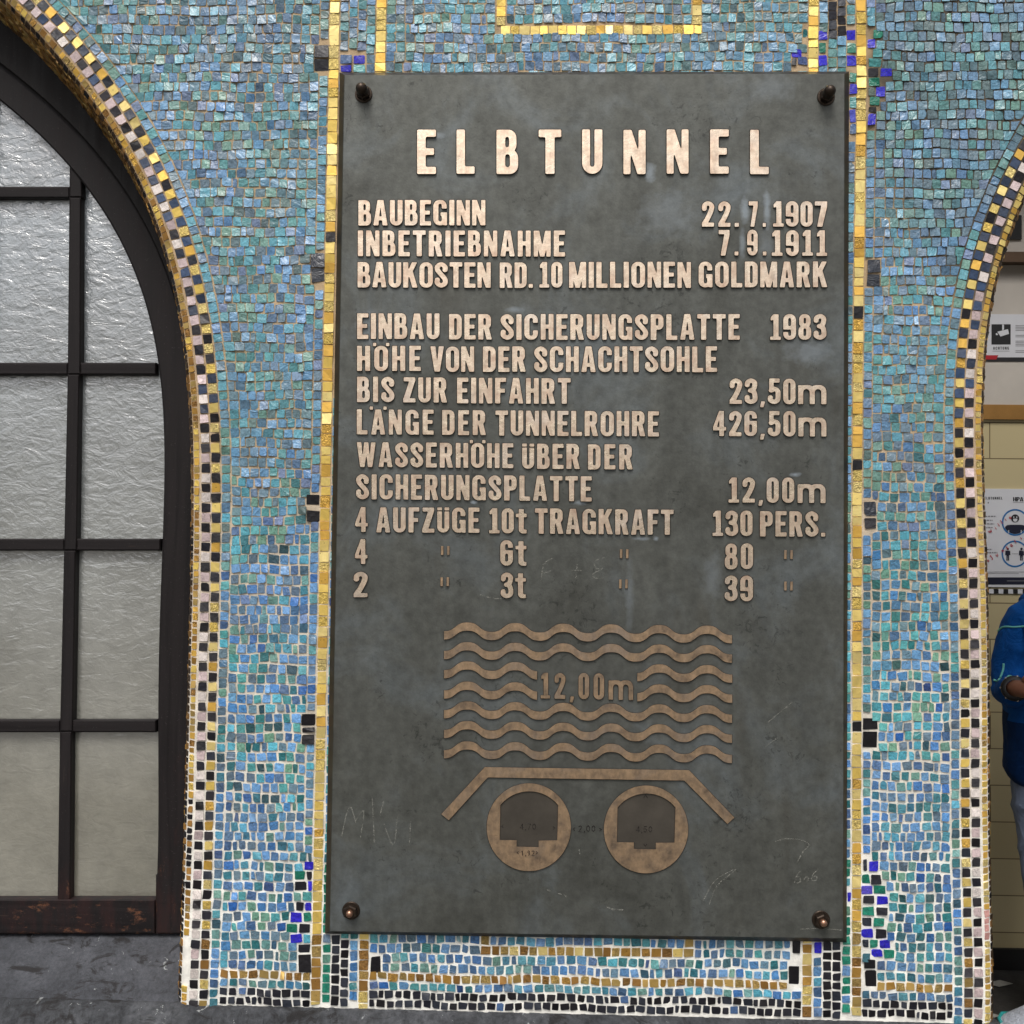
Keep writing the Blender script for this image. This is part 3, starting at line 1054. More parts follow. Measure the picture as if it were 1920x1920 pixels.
def glyph_field(ch):
    """(width, field) ; inside is negative"""
    B = lambda *a, r=0.0: ('b', a, r)
    w = dict(A=.56, B=.5, C=.53, D=.5, E=.44, F=.43, G=.54, H=.5, I=.2, J=.42, K=.56, L=.43, M=.66, N=.52, O=.53, P=.5, R=.53, S=.5, T=.5, U=.5, V=.54, W=.76, Z=.49,
             m=1.11, t=.43).get(ch)
    if w is None:
        w = {'0': .48, '1': .42, '2': .49, '3': .5, '4': .52, '5': .5, '6': .5, '7': .49, '8': .5, '9': .5, '.': .17, ',': .2, '"': .34,
             'Ä': .56, 'Ö': .53, 'Ü': .48}[ch]
    X, Y = grid(w)
    b = lambda x0, x1, y0, y1, r=0.0: sbox(X, Y, x0, x1, y0, y1, r)
    p = lambda *a: spoly(X, Y, a)
    s = lambda *a: sstroke(X, Y, a)
    def U(*a):
        o = a[0]
        for q in a[1:]: o = np.minimum(o, q)
        return o
    def D(a, *bs):
        for q in bs: a = np.maximum(a, -q)
        return a
    ov = lambda w_: D(b(0, w_, 0, 1, w_ * .47), b(.195, w_ - .195, .15, .85, (w_ - .39) * .48))
    if ch in 'AÄ':
        f = D(p((0, 0), (.165, 1), (.395, 1), (.56, 0)), p((.232, .355), (.328, .355), (.28, .80)), p((.19, -.1), (.214, .20), (.346, .20), (.37, -.1)))
        if ch == 'Ä': f = U(f, b(-.06, .07, .99, 1.12), b(.49, .62, .99, 1.12))
    elif ch == 'B':
        f = D(U(b(0, .46, .47, 1, .19), b(0, .5, 0, .56, .2), b(0, .22, 0, 1)), b(.2, .29, .60, .845, .05), b(.2, .31, .15, .45, .06))
    elif ch == 'C':
        f = D(b(0, .53, 0, 1, .25), b(.2, .335, .15, .85, .065), b(.27, .7, .36, .66))
    elif ch == 'D':
        f = D(U(b(0, .5, 0, 1, .22), b(0, .24, 0, 1)), b(.2, .305, .155, .845, .06))
    elif ch == 'E': f = U(b(0, .2, 0, 1), b(0, .44, .84, 1), b(0, .395, .43, .58), b(0, .44, 0, .16))
    elif ch == 'F': f = U(b(0, .2, 0, 1), b(0, .43, .84, 1), b(0, .385, .42, .575))
    elif ch == 'G':
        f = U(D(b(0, .53, 0, 1, .25), b(.2, .335, .15, .85, .065), b(.27, .7, .36, .66)), b(.29, .54, .36, .51), b(.40, .54, .0, .5))
    elif ch == 'H': f = U(b(0, .19, 0, 1), b(.31, .5, 0, 1), b(.1, .4, .43, .585))
    elif ch == 'I': f = b(0, .2, 0, 1)
    elif ch == 'K': f = U(b(0, .2, 0, 1), p((.16, .36), (.16, .60), (.345, 1), (.55, 1), (.30, .50)), p((.22, .52), (.36, .70), (.565, 0), (.355, 0)))
    elif ch == 'L': f = U(b(0, .2, 0, 1), b(0, .43, 0, .165))
    elif ch == 'M': f = U(b(0, .165, 0, 1), b(.495, .66, 0, 1), p((.02, 1), (.215, 1), (.33, .42), (.445, 1), (.64, 1), (.415, 0), (.245, 0)))
    elif ch == 'N': f = U(b(0, .165, 0, 1), b(.355, .52, 0, 1), p((0, 1), (.19, 1), (.52, 0), (.33, 0)))
    elif ch in 'OÖ':
        f = ov(.53)
        if ch == 'Ö': f = U(f, b(-.05, .08, .99, 1.12), b(.45, .58, .99, 1.12))
    elif ch == 'P': f = D(U(b(0, .22, 0, 1), b(0, .5, .40, 1, .2)), b(.2, .3, .555, .845, .05))
    elif ch == 'R': f = U(D(U(b(0, .22, 0, 1), b(0, .5, .42, 1, .2)), b(.2, .3, .57, .845, .05), b(.2, .3, -1, .42)), p((.22, .46), (.42, .46), (.535, 0), (.325, 0)))
    elif ch == 'S': f = s((.40, .69), (.395, .82), (.25, .918), (.105, .83), (.11, .68), (.25, .51), (.395, .33), (.395, .17), (.25, .082), (.10, .17), (.097, .31))
    elif ch == 'T': f = U(b(0, .5, .83, 1), b(.15, .35, 0, 1))
    elif ch == 'U': f = np.maximum(D(b(0, .5, 0, 1.6, .245), b(.195, .305, .155, 2, .052)), Y - 1)
    elif ch == 'Ü': f = U(np.maximum(D(b(0, .48, 0, 1.6, .235), b(.19, .29, .15, 2, .048)), Y - .84), b(.0, .19, .885, 1.0), b(.29, .48, .885, 1.0))
    elif ch == 'V': f = p((0, 1), (.205, 1), (.27, .34), (.335, 1), (.54, 1), (.375, 0), (.165, 0))
    elif ch == 'W': f = p((0, 1), (.185, 1), (.235, .38), (.295, 1), (.465, 1), (.525, .38), (.575, 1), (.76, 1), (.625, 0), (.45, 0), (.38, .52), (.31, 0), (.135, 0))
    elif ch == 'Z': f = U(b(.02, .48, .84, 1), b(0, .49, 0, .16), p((.25, .88), (.48, .88), (.24, .12), (0, .12)))
    elif ch == 'm':
        a1 = D(b(.0, .655, -.6, .745, .26), b(.2, .455, -1, .59, .125)); a2 = D(b(.455, 1.11, -.6, .745, .26), b(.655, .91, -1, .59, .125))
        f = np.maximum(U(a1, a2, b(0, .2, 0, .735)), -Y)
    elif ch == 't': f = U(b(.115, .315, .1, .97), b(0, .43, .65, .785), D(b(.115, .6, 0, .6, .17), b(.315, .8, .15, .8, .05), b(.43, 1, -1, 1)))
    elif ch == '0': f = ov(.48)
    elif ch == '1': f = U(b(.13, .33, 0, 1), p((.2, 1), (.13, 1), (.02, .87), (.02, .75), (.2, .80)), b(0, .42, 0, .125))
    elif ch == '2': f = U(s((.10, .70), (.115, .84), (.25, .918), (.39, .83), (.385, .67), (.28, .42), (.13, .14)), b(0, .49, 0, .155), p((0, 0), (0, .13), (.1, .30), (.25, .12)))
    elif ch == '3': f = U(s((.10, .74), (.12, .85), (.25, .918), (.385, .84), (.385, .69), (.33, .56), (.22, .525)), s((.22, .525), (.35, .48), (.40, .33), (.39, .16), (.25, .082), (.105, .15), (.097, .27)))
    elif ch == '4': f = D(U(b(.25, .43, 0, 1), b(0, .52, .225, .36), p((.24, 1), (.42, 1), (.43, .9), (.43, .225), (0, .225), (0, .36))), p((.155, .36), (.25, .36), (.25, .70)))
    elif ch == '5': f = U(b(.06, .46, .84, 1), b(.055, .225, .47, 1), s((.13, .53), (.26, .59), (.39, .50), (.40, .32), (.38, .16), (.25, .082), (.105, .15), (.097, .26)))
    elif ch in '69':
        if ch == '9': Y2 = 1 - Y; X2 = .5 - X
        else: Y2, X2 = Y, X
        bb = lambda x0, x1, y0, y1, r=0.0: sbox(X2, Y2, x0, x1, y0, y1, r)
        f = D(bb(0, .5, 0, 1, .24), bb(.195, .305, .15, .47, .052), bb(.195, .305, .60, .85, .052), bb(.25, .8, .605, .70))
        f = np.maximum(f, -bb(.305, .8, .60, .70))
    elif ch == '7': f = U(b(0, .49, .84, 1), p((.28, .95), (.49, .95), (.49, .80), (.30, 0), (.09, 0)))
    elif ch == '8': f = D(U(b(.025, .475, .46, 1, .21), b(0, .5, 0, .56, .22)), b(.205, .295, .625, .855, .045), b(.195, .305, .145, .44, .052))
    elif ch == '.': f = b(0, .17, 0, .15)
    elif ch == ',': f = p((.04, .10), (.2, .10), (.135, -.13), (.0, -.13))
    elif ch == '"': f = U(b(0, .09, 0, .34), b(.25, .34, 0, .34))
    return w, f


def contours(f):
    """marching squares with linear interpolation; returns closed loops in grid index units"""
    ny, nx = f.shape
    ins = f < 0
    c = ins[:-1, :-1] * 1 + ins[:-1, 1:] * 2 + ins[1:, 1:] * 4 + ins[1:, :-1] * 8
    nxt = {}
    def pt(e, i, j):
        if e == 0: a, b_ = f[j, i], f[j, i + 1]; return ('h', i, j), (i + a / (a - b_), j)
        if e == 1: a, b_ = f[j, i + 1], f[j + 1, i + 1]; return ('v', i + 1, j), (i + 1, j + a / (a - b_))
        if e == 2: a, b_ = f[j + 1, i], f[j + 1, i + 1]; return ('h', i, j + 1), (i + a / (a - b_), j + 1)
        a, b_ = f[j, i], f[j + 1, i]; return ('v', i, j), (i, j + a / (a - b_))
    T = {1: [(3, 0)], 2: [(0, 1)], 3: [(3, 1)], 4: [(1, 2)], 5: [(3, 0), (1, 2)], 6: [(0, 2)], 7: [(3, 2)], 8: [(2, 3)], 9: [(2, 0)], 10: [(0, 1), (2, 3)],
         11: [(2, 1)], 12: [(1, 3)], 13: [(1, 0)], 14: [(0, 3)]}
    P = {}
    for j, i in zip(*np.where((c > 0) & (c < 15))):
        for a, b_ in T[int(c[j, i])]:
            ka, pa = pt(a, i, j); kb, pb = pt(b_, i, j)
            P[ka] = pa; P[kb] = pb; nxt[ka] = kb
    loops = []
    while nxt:
        k0 = next(iter(nxt)); l = []; k = k0
        while k in nxt:
            l.append(P[k]); k = nxt.pop(k)
        if len(l) > 5: loops.append(l)
    return loops


def rdp(l, eps):
    def rec(a, b_):
        if b_ - a < 2: return []
        ax, ay = l[a]; bx, by = l[b_]
        L = math.hypot(bx - ax, by - ay) + 1e-9
        best, k = 0, None
        for i in range(a + 1, b_):
            d = abs((l[i][0] - ax) * (by - ay) - (l[i][1] - ay) * (bx - ax)) / L
            if d > best: best, k = d, i
        if best > eps: return rec(a, k) + [k] + rec(k, b_)
        return []
    h = len(l) // 2
    l = l + [l[0]]
    idx = [0] + rec(0, h) + [h] + rec(h, len(l) - 1)
    return [l[i] for i in idx]


def blur(f, n=1):
    for _ in range(n):
        g = np.pad(f, 1, 'edge')
        f = (g[1:-1, 1:-1] * 2 + g[:-2, 1:-1] + g[2:, 1:-1] + g[1:-1, :-2] + g[1:-1, 2:]) / 6
    return f


_G = {}


def glyph(ch):
    if ch not in _G:
        w, f = glyph_field(ch)
        ls = [rdp(l, 0.07) for l in contours(blur(f, 2))]
        _G[ch] = (w, [[(x / RES - GM, y / RES - 0.2 - GM) for x, y in l] for l in ls])
    return _G[ch]


def offset_loop(l, d):
    n = len(l); out = []
    area = sum(l[i][0] * l[(i + 1) % n][1] - l[(i + 1) % n][0] * l[i][1] for i in range(n))
    for i in range(n):
        ax, ay = l[i - 1]; bx, by = l[(i + 1) % n]
        tx, ty = bx - ax, by - ay
        L = math.hypot(tx, ty) + 1e-9
        out.append((l[i][0] + ty / L * d, l[i][1] - tx / L * d))
    return out


def nest(loops):
    """group loops into (outer + holes) by signed area"""
    def area(l): return sum(l[i][0] * l[(i + 1) % len(l)][1] - l[(i + 1) % len(l)][0] * l[i][1] for i in range(len(l))) / 2
    A = [area(l) for l in loops]
    big = max(range(len(loops)), key=lambda i: abs(A[i]))
    sg = 1 if A[big] > 0 else -1
    outs = [i for i in range(len(loops)) if A[i] * sg > 0]
    groups = {i: [loops[i]] for i in outs}
    for i in range(len(loops)):
        if i in groups: continue
        x, y = loops[i][0]
        for o in outs:
            l = loops[o]; ins = False
            for k in range(len(l)):
                (ax, ay), (bx, by) = l[k], l[(k + 1) % len(l)]
                if (ay > y) != (by > y) and x < (bx - ax) * (y - ay) / (by - ay) + ax: ins = not ins
            if ins: groups[o].append(loops[i]); break
    return list(groups.values()), sg


YF = -0.022            # front face of the plaque


def relief(mb, loops, h, draft, yb=YF):
    """raised shape: chart loops lifted h off the plaque with sloping sides"""
    for grp, sg in [(g, s_) for gs, s_ in [nest(loops)] for g in gs]:
        base = [offset_loop(l, draft * sg) for l in grp]
        fm = {}
        for li, (l, b_) in enumerate(zip(grp, base)):
            for p, q in zip(l, b_): fm[(li, p)] = q
        mb.prism(grp, lambda p, li: W(p[0], p[1], yb - h), lambda p, li: W(fm[(li, p)][0], fm[(li, p)][1], yb + 0.0005), 0, 1)


def text_loops(txt, x0, x1, yt0, yb0, yt1=None, yb1=None, gap=None):
    """fit a phrase between x0 and x1; cap top / baseline given at the left and right ends"""
    yt1 = yt0 if yt1 is None else yt1; yb1 = yb0 if yb1 is None else yb1
    caph = (yb0 - yt0 + yb1 - yt1) / 2
    ws = [glyph(c)[0] if c != ' ' else .35 for c in txt]
    n = len(txt)
    W_ = (x1 - x0) / caph
    k = 1.0
    if n > 1:
        g = (W_ - sum(ws)) / (n - 1)
        lo, hi = (.08, .165) if gap is None else (gap, gap)
        if g < lo: k = (W_ - lo * (n - 1)) / sum(ws); g = lo
        elif g > hi: k = min(1.12 if gap is None or gap > .1 else 1.6, (W_ - hi * (n - 1)) / sum(ws)); g = (W_ - k * sum(ws)) / (n - 1)
    else:
        g = 0; k = W_ / ws[0]
    out = []; x = 0.0
    for c, w in zip(txt, ws):
        if c != ' ':
            for l in [glyph(c)[1]]:
                dy = uni(-.006, .006)
                ll = []
                for lp in l:
                    q = []
                    for (a, b_) in lp:
                        px = x0 + (x + a * k) * caph
                        t = (px - x0) / max(x1 - x0, 1)
                        top = yt0 + (yt1 - yt0) * t; bot = yb0 + (yb1 - yb0) * t
                        q.append((px, bot + (b_ + dy) * (top - bot)))
                    ll.append(q)
                out.append(ll)
        x += w * k + g
    return out


# ------------------------------------------------------------------ the bronze plaque
def plaque():
    mb = MB()
    o = [(637, 136), (1592, 134), (1587.5, 1766.5), (609.4, 1750.6)]
    fr = [(646.5, 141.3), (1582.7, 139.2), (1580, 1759), (619.5, 1745.6)]
    back = [W(*p, -0.0035) for p in o]; mid = [W(*p, -0.006) for p in o]
    # outer corners are traced on the base edge; the chamfer runs up to the face
    fin = [W(*[q + (r - q) * .88 for q, r in zip(a, b)], YF + 0.0012) for a, b in zip(o, fr)]
    fa = [W(*p, YF) for p in fr]
    V = back + mid + fin
    mb.add(V, [(4 * k + i, 4 * k + (i + 1) % 4, 4 * k + 4 + (i + 1) % 4, 4 * k + 4 + i) for k in range(2) for i in range(4)], 1)
    mb.add(fin + fa, [(i, (i + 1) % 4, 4 + (i + 1) % 4, 4 + i) for i in range(4)], 0)
    n = 24
    g = [fa[0].lerp(fa[1], i / n).lerp(fa[3].lerp(fa[2], i / n), j / n) for j in range(n + 1) for i in range(n + 1)]
    mb.add(g, [(j * (n + 1) + i, (j + 1) * (n + 1) + i, (j + 1) * (n + 1) + i + 1, j * (n + 1) + i + 1) for j in range(n) for i in range(n)], 0)
    # spacers to the wall
    for px, py in ((682, 177), (1548, 180), (658, 1707), (1539, 1724)):
        c = W(px, py, 0)
        mb.lathe((c.x, 0.001, c.z), (0, -1, 0), [(0, 0), (.012, 0), (.012, .006), (0, .006)], 12, 1)
    return mb.build('bronze_plaque', [MT['plaque'], MT['pedge']])


MT['bore'] = mat_simple('brown_patina', lin((82, 77, 70)), .45, .5, 18, .3, .2)
MT['pedge'] = mat_simple('dark_bronze_chamfer', lin((58, 54, 48)), 0.5, 0.5, 30, .3)
PLAQ = plaque()
tag(PLAQ, 'large dark bronze tablet bolted to the mosaic, raised polished lettering and a tunnel diagram', 'plaque')

PHRASES = [
    ('BAUBEGINN', 672, 910, 375, 422.5), ('22.', 1316, 1385.5, 377.5, 425), ('7.', 1404, 1436, 377.5, 425), ('1907', 1449.5, 1551, 377.5, 425),
    ('INBETRIEBNAHME', 671, 1059.5, 432, 480, 432.5, 481), ('7.', 1347.5, 1384.5, 431, 479), ('9.', 1401, 1437, 431, 479), ('1911', 1447, 1551, 431.5, 479.5),
    ('BAUKOSTEN', 670.5, 920, 491, 538.5, 492, 539.5), ('RD.', 937, 999, 492, 539.5), ('10', 1011.5, 1054.5, 491, 539), ('MILLIONEN', 1067, 1295.5, 491, 539.5),
    ('GOLDMARK', 1310, 1551, 490.5, 538.5),
    ('EINBAU', 669.5, 824, 587.5, 635.5), ('DER', 842, 922, 589, 636.5), ('SICHERUNGSPLATTE', 939, 1387, 589, 637), ('1983', 1444, 1549.5, 589, 637),
    ('HÖHE', 669.5, 789, 648.5, 695.5), ('VON', 807, 889, 649.5, 697), ('DER', 905.5, 985.5, 649.5, 697), ('SCHACHTSOHLE', 1002, 1344.5, 649.5, 697.5),
    ('BIS', 669.5, 739, 706.5, 754), ('ZUR', 756, 838, 707.5, 754.5), ('EINFAHRT', 857, 1070, 708, 756, 709, 757), ('23,50m', 1368, 1549.5, 709.5, 757, 710, 758),
    ('LÄNGE', 669, 813, 767.5, 814.5, 768.5, 815), ('DER', 829, 911, 769, 815.5), ('TUNNELROHRE', 929, 1235.5, 769.5, 816.5, 771, 818), ('426,50m', 1337, 1549.5, 770.5, 817.5, 771, 818.5),
    ('WASSERHÖHE', 669, 962.5, 829, 875.5, 831, 877.5), ('ÜBER', 979, 1087, 831.5, 878.5, 832.5, 879.5), ('DER', 1102.5, 1186, 833, 880),
    ('SICHERUNGSPLATTE', 668, 1109.5, 889, 936, 893, 940), ('12,00m', 1366, 1548, 895, 942, 895.5, 943),
    ('4', 666, 689.5, 951, 997.5), ('AUFZÜGE', 705.5, 899, 951, 998, 952, 999), ('10t', 917, 987.5, 953, 1000), ('TRAGKRAFT', 1003, 1263, 953, 1000.5, 956, 1003),
    ('130', 1336, 1411, 957.5, 1005), ('PERS.', 1425, 1547.5, 958.5, 1006),
    ('4', 665.5, 689, 1011, 1057.5), ('6t', 938, 987, 1013, 1060.5), ('80', 1359, 1412, 1019, 1067),
    ('2', 663, 689, 1072, 1119.5), ('3t', 939, 986, 1073.5, 1121.5), ('39', 1359, 1412, 1079, 1127),
]
mb = MB()
for ch, a, b_ in (('E', 782, 817.5), ('L', 856, 890), ('B', 931, 971.5), ('T', 1010, 1052.5), ('U', 1091.5, 1129.5), ('N', 1169, 1210.5), ('N', 1250, 1291), ('E', 1331.5, 1366.5), ('L', 1406.5, 1441.5)):
    for ll in text_loops(ch, a, b_, 243, 326): relief(mb, ll, 0.0045, 1.6)
mb.build('heading', [MT['letter'], MT['lside']], PLAQ)
for ph in PHRASES:
    mb = MB()
    gp = {'22.': .17, '7.': .2, '9.': .2}.get(ph[0])
    for ll in text_loops(*ph, gap=gp): relief(mb, ll, 0.0042, 1.4)
    mb.build('raised_text', [MT['letter'], MT['lside']], PLAQ)
for px, py in ((827, 1024), (1162.5, 1030), (1470.5, 1031.5), (826, 1082.5), (1161, 1086.5), (1470.5, 1090.5)):
    mb = MB()
    for x in (px, px + 11.5):
        relief(mb, [[(x, py), (x + 4.4, py), (x + 4.2, py + 16.5), (x - .2, py + 16.5)]], 0.0028, 0.8)
    mb.build('ditto_mark', [MT['relief'], MT['lside']], PLAQ)
mb = MB()
for ll in text_loops('12,00m', 1014, 1187, 1261.5, 1309.5, 1263, 1312.5, gap=.17): relief(mb, ll, 0.0034, 0.9)
mb.build('raised_text', [MT['relief'], MT['lside']], PLAQ)


def wave(xa, xb, yl, yr):
    top = []; bot = []
    x = xa
    def yc(x):
        t = (x - 876.5) / 90.0 * 2 * math.pi
        c = math.cos(t); c = 1.12 * c - 0.12 * math.cos(3 * t) * -1 if False else math.tanh(1.15 * c) / math.tanh(1.15)
        return (yl + (yr - yl) * (x - 876) / 450) + 8.6 * (1 - c)
    xs = np.linspace(xa, xb, int((xb - xa) / 4) + 2)
    for x in xs:
        top.append((float(x), yc(x))); bot.append((float(x), yc(x) + 15.4))
    return top + bot[::-1]


for k, (yl, yr) in enumerate(((1167, 1173), (1204, 1209.5), (1240, 1247), (1278, 1284.5), (1315, 1322), (1352, 1359.5), (1390, 1397.5))):
    for xa, xb in (((832.5, 1372.5),) if k not in (2, 3) else ((832.5, 1007), (1195, 1373))):
        mb = MB(); relief(mb, [wave(xa, xb, yl, yr)], 0.0034, 0.9)
        mb.build('wave_band', [MT['relief'], MT['lside']], PLAQ)
mb = MB()
relief(mb, [[(827.4, 1526.5), (909, 1438.3), (1292, 1444), (1377, 1533), (1364, 1545), (1283, 1463.5), (914.4, 1457.6), (841.4, 1538)]], 0.0034, 0.9)
mb.build('roof_slab_relief', [MT['relief'], MT['lside']], PLAQ)
for cx, cy in ((991.5, 1551.0), (1211.3, 1555.2)):
    mb = MB()
    ell = [(cx + 79.0 * math.cos(a), cy + 82.3 * math.sin(a)) for a in np.linspace(0, 2 * math.pi, 73)[:-1]]
    ox, oy = cx - 991.5, cy - 1551
    hole = [(938.2, 1510)] + [(992.3 + 54.2 * math.sin(a), 1510 - 26.2 * (math.cos(a) - math.cos(.98)) / (1 - math.cos(.98))) for a in np.linspace(-.98, .98, 15)][1:-1]
    hole = []
    R0 = (54.2 ** 2 + 26 ** 2) / (2 * 26)
    a0 = math.asin(54.2 / R0)
    for a in np.linspace(-a0, a0, 17): hole.append((992.4 + R0 * math.sin(a), 1483.6 + R0 - R0 * math.cos(a)))
    hole += [(1044.8, 1575.6), (1010, 1576), (1010, 1588.4), (968.6, 1587.4), (968.6, 1575.4), (936.8, 1575)]
    hole = [(x + ox, y + oy) for x, y in hole][::-1]
    relief(mb, [ell, hole], 0.0032, 0.8)
    tr = mb.build('tunnel_ring', [MT['relief'], MT['lside']], PLAQ)
    mb = MB(); relief(mb, [[(x + (cx - x) * .012, y + (1540 + oy - y) * .012) for x, y in hole]], 0.0004, 0.2)
    mb.build('bore_panel', [MT['bore'], MT['lside']], tr)


def thin_text(mb, strokes, r=0.0007, h=0.0004, yb=YF, mi=0):
    for st in strokes:
        mb.tube([W(x, y, yb - h) for x, y in st], r, 5, mi)


SEG = {'4': [[(.55, 0), (.55, 1)], [(.55, 1), (.05, .3), (.8, .3)]], '7': [[(0, 1), (.7, 1), (.25, 0)]], '5': [[(.65, 1), (.1, 1), (.05, .55), (.4, .62), (.68, .35), (.4, 0), (.02, .1)]],
       '2': [[(.02, .8), (.3, 1), (.62, .8), (.5, .5), (.0, 0), (.7, 0)]], '1': [[(.1, .75), (.35, 1), (.35, 0)]], '9': [[(.6, .7), (.3, 1), (.05, .7), (.3, .45), (.6, .7), (.55, .3), (.3, 0)]],
       '0': [[(.35, 1), (.05, .75), (.05, .25), (.35, 0), (.65, .25), (.65, .75), (.35, 1)]], ',': [[(.15, .1), (.05, -.2)]], '<': [[(.6, .8), (0, .45), (.6, .1)]], '>': [[(0, .8), (.6, .45), (0, .1)]],
       '.': [[(.1, .05), (.15, .05)]], '6': [[(.6, .9), (.3, 1), (.05, .5), (.1, .1), (.35, 0), (.62, .25), (.35, .5), (.08, .3)]],
       'w': [[(0, .6), (.2, 0), (.4, .5), (.6, 0), (.8, .6)]], 'i': [[(.2, 0), (.2, .6)], [(.2, .85), (.22, .9)]], 'l': [[(.2, 0), (.2, 1)]], 'o': [[(.3, .6), (.05, .3), (.3, 0), (.55, .3), (.3, .6)]],
       'J': [[(.1, 1), (.6, 1)], [(.4, 1), (.4, .15), (.2, 0), (.0, .15)]], 'u': [[(.05, .6), (.05, .15), (.25, 0), (.5, .2), (.5, .6)]], 'n': [[(.05, 0), (.05, .6)], [(.05, .4), (.3, .6), (.5, .4), (.5, 0)]],
       't': [[(.25, .9), (.25, 0)], [(.05, .62), (.5, .62)]], 'a': [[(.5, .6), (.2, .6), (.05, .3), (.2, 0), (.5, .25)], [(.5, .6), (.5, 0)]], 'e': [[(.05, .3), (.55, .3), (.3, .6), (.05, .3), (.3, 0), (.55, .1)]]}


def seg_text(txt, x, y, hgt, wd=.62, gap=.28):
    out = []
    for c in txt:
        if c != ' ':
            for st in SEG[c]: out.append([(x + a * hgt * wd * 1.3, y - b_ * hgt) for a, b_ in st])
        x += hgt * ((.15 if c in ',.' else wd) + gap)
    return out


for st_ in (seg_text('4,70', 975, 1555, 10.5), seg_text('4,50', 1193, 1560, 10.5), seg_text('<', 1074, 1558, 8) + seg_text('2,00', 1085, 1559, 11) + seg_text('>', 1124, 1559, 8),
            seg_text('<', 940, 1552, 7), seg_text('>', 1037, 1556, 8), [[(1207, 1496), (1210.5, 1490), (1214, 1496)]], [[(1207, 1582), (1210, 1587), (1213, 1582)]]):
    mb = MB(); thin_text(mb, st_); mb.build('engraved_dimension', MT['lside'], PLAQ)
mb = MB()
thin_text(mb, seg_text('<', 969, 1602, 7) + seg_text('1,92', 977, 1604, 9) + seg_text('>', 1005, 1602, 7), 0.0007, 0.0004, YF - .0032)
mb.build('engraved_dimension', MT['lside'], PLAQ)

# chalk scribbles and scratches
def mat_chalk():
    M = Mat('faint_chalk')
    tr = M.n.new('ShaderNodeBsdfTransparent'); mx = M.n.new('ShaderNodeMixShader')
    M.set(Base_Color=lin((170, 170, 160)), Roughness=0.9)
    M.l.new(M.ramp(M.noise(240, 4, .7), [(0.38, 0.0), (0.68, 0.55)]), mx.inputs[0])
    M.l.new(tr.outputs[0], mx.inputs[1]); M.l.new(M.p.outputs[0], mx.inputs[2]); M.l.new(mx.outputs[0], M.out.inputs[0])
    return M.m


MT['chalk'] = mat_chalk()
SCRIB = [
    [[(1490, 1655), (1496, 1638), (1501, 1634)], [(1491, 1648), (1498, 1644), (1501, 1652), (1494, 1656)], [(1507, 1650), (1511, 1644), (1516, 1648), (1512, 1654)], [(1535, 1629), (1524, 1640), (1522, 1650), (1530, 1650), (1531, 1643), (1523, 1644)]],
    [[(1453, 1579), (1470, 1573), (1496, 1574), (1517, 1583), (1506, 1597), (1494, 1618)]],
    [[(1318, 1690), (1342, 1650), (1380, 1630), (1345, 1660), (1330, 1696)]],
    [[(640, 1570), (655, 1512), (668, 1545)], [(666, 1540), (682, 1520), (676, 1570)], [(698, 1495), (702, 1580)], [(720, 1500), (712, 1530)], [(745, 1528), (738, 1585), (720, 1545)], [(770, 1540), (768, 1580)]],
    [[(1014, 1090), (1020, 1058), (1037, 1046)], [(1018, 1075), (1034, 1070)], [(1072, 1070), (1090, 1069)], [(1082, 1058), (1080, 1084)], [(1136, 1045), (1115, 1052), (1118, 1066), (1130, 1066), (1112, 1076), (1116, 1084), (1132, 1084)]],
    [[(1025, 1668), (1032, 1671)], [(1046, 1675), (1053, 1677)], [(1056, 1676), (1063, 1682)]],
    [[(1136, 1700), (1150, 1705), (1170, 1706)]], [[(900, 1115), (925, 1122), (950, 1121)]], [[(1440, 1354), (1486, 1316)], [(1435, 1400), (1458, 1383)]],
    [[(1500, 1742), (1540, 1741), (1578, 1744)]], [[(1086, 1592), (1087, 1602)]],
]
for i, st in enumerate(SCRIB):
    for s_ in st:
        mb = MB()
        p = catmull(s_, 5)
        w = 1.1 if i in (0, 1, 5, 6) else .8
        n = len(p); L = []; R = []
        for k in range(n):
            a, b_ = p[max(k - 1, 0)], p[min(k + 1, n - 1)]
            tx, ty = b_[0] - a[0], b_[1] - a[1]; l = math.hypot(tx, ty) + 1e-6
            ww = w * uni(.6, 1.3)
            L.append(W(p[k][0] - ty / l * ww, p[k][1] + tx / l * ww, YF - .0005)); R.append(W(p[k][0] + ty / l * ww, p[k][1] - tx / l * ww, YF - .0005))
        mb.add(L + R, [(k, k + 1, n + k + 1, n + k) for k in range(n - 1)])
        mb.build('chalk_stroke', MT['chalk'], PLAQ)

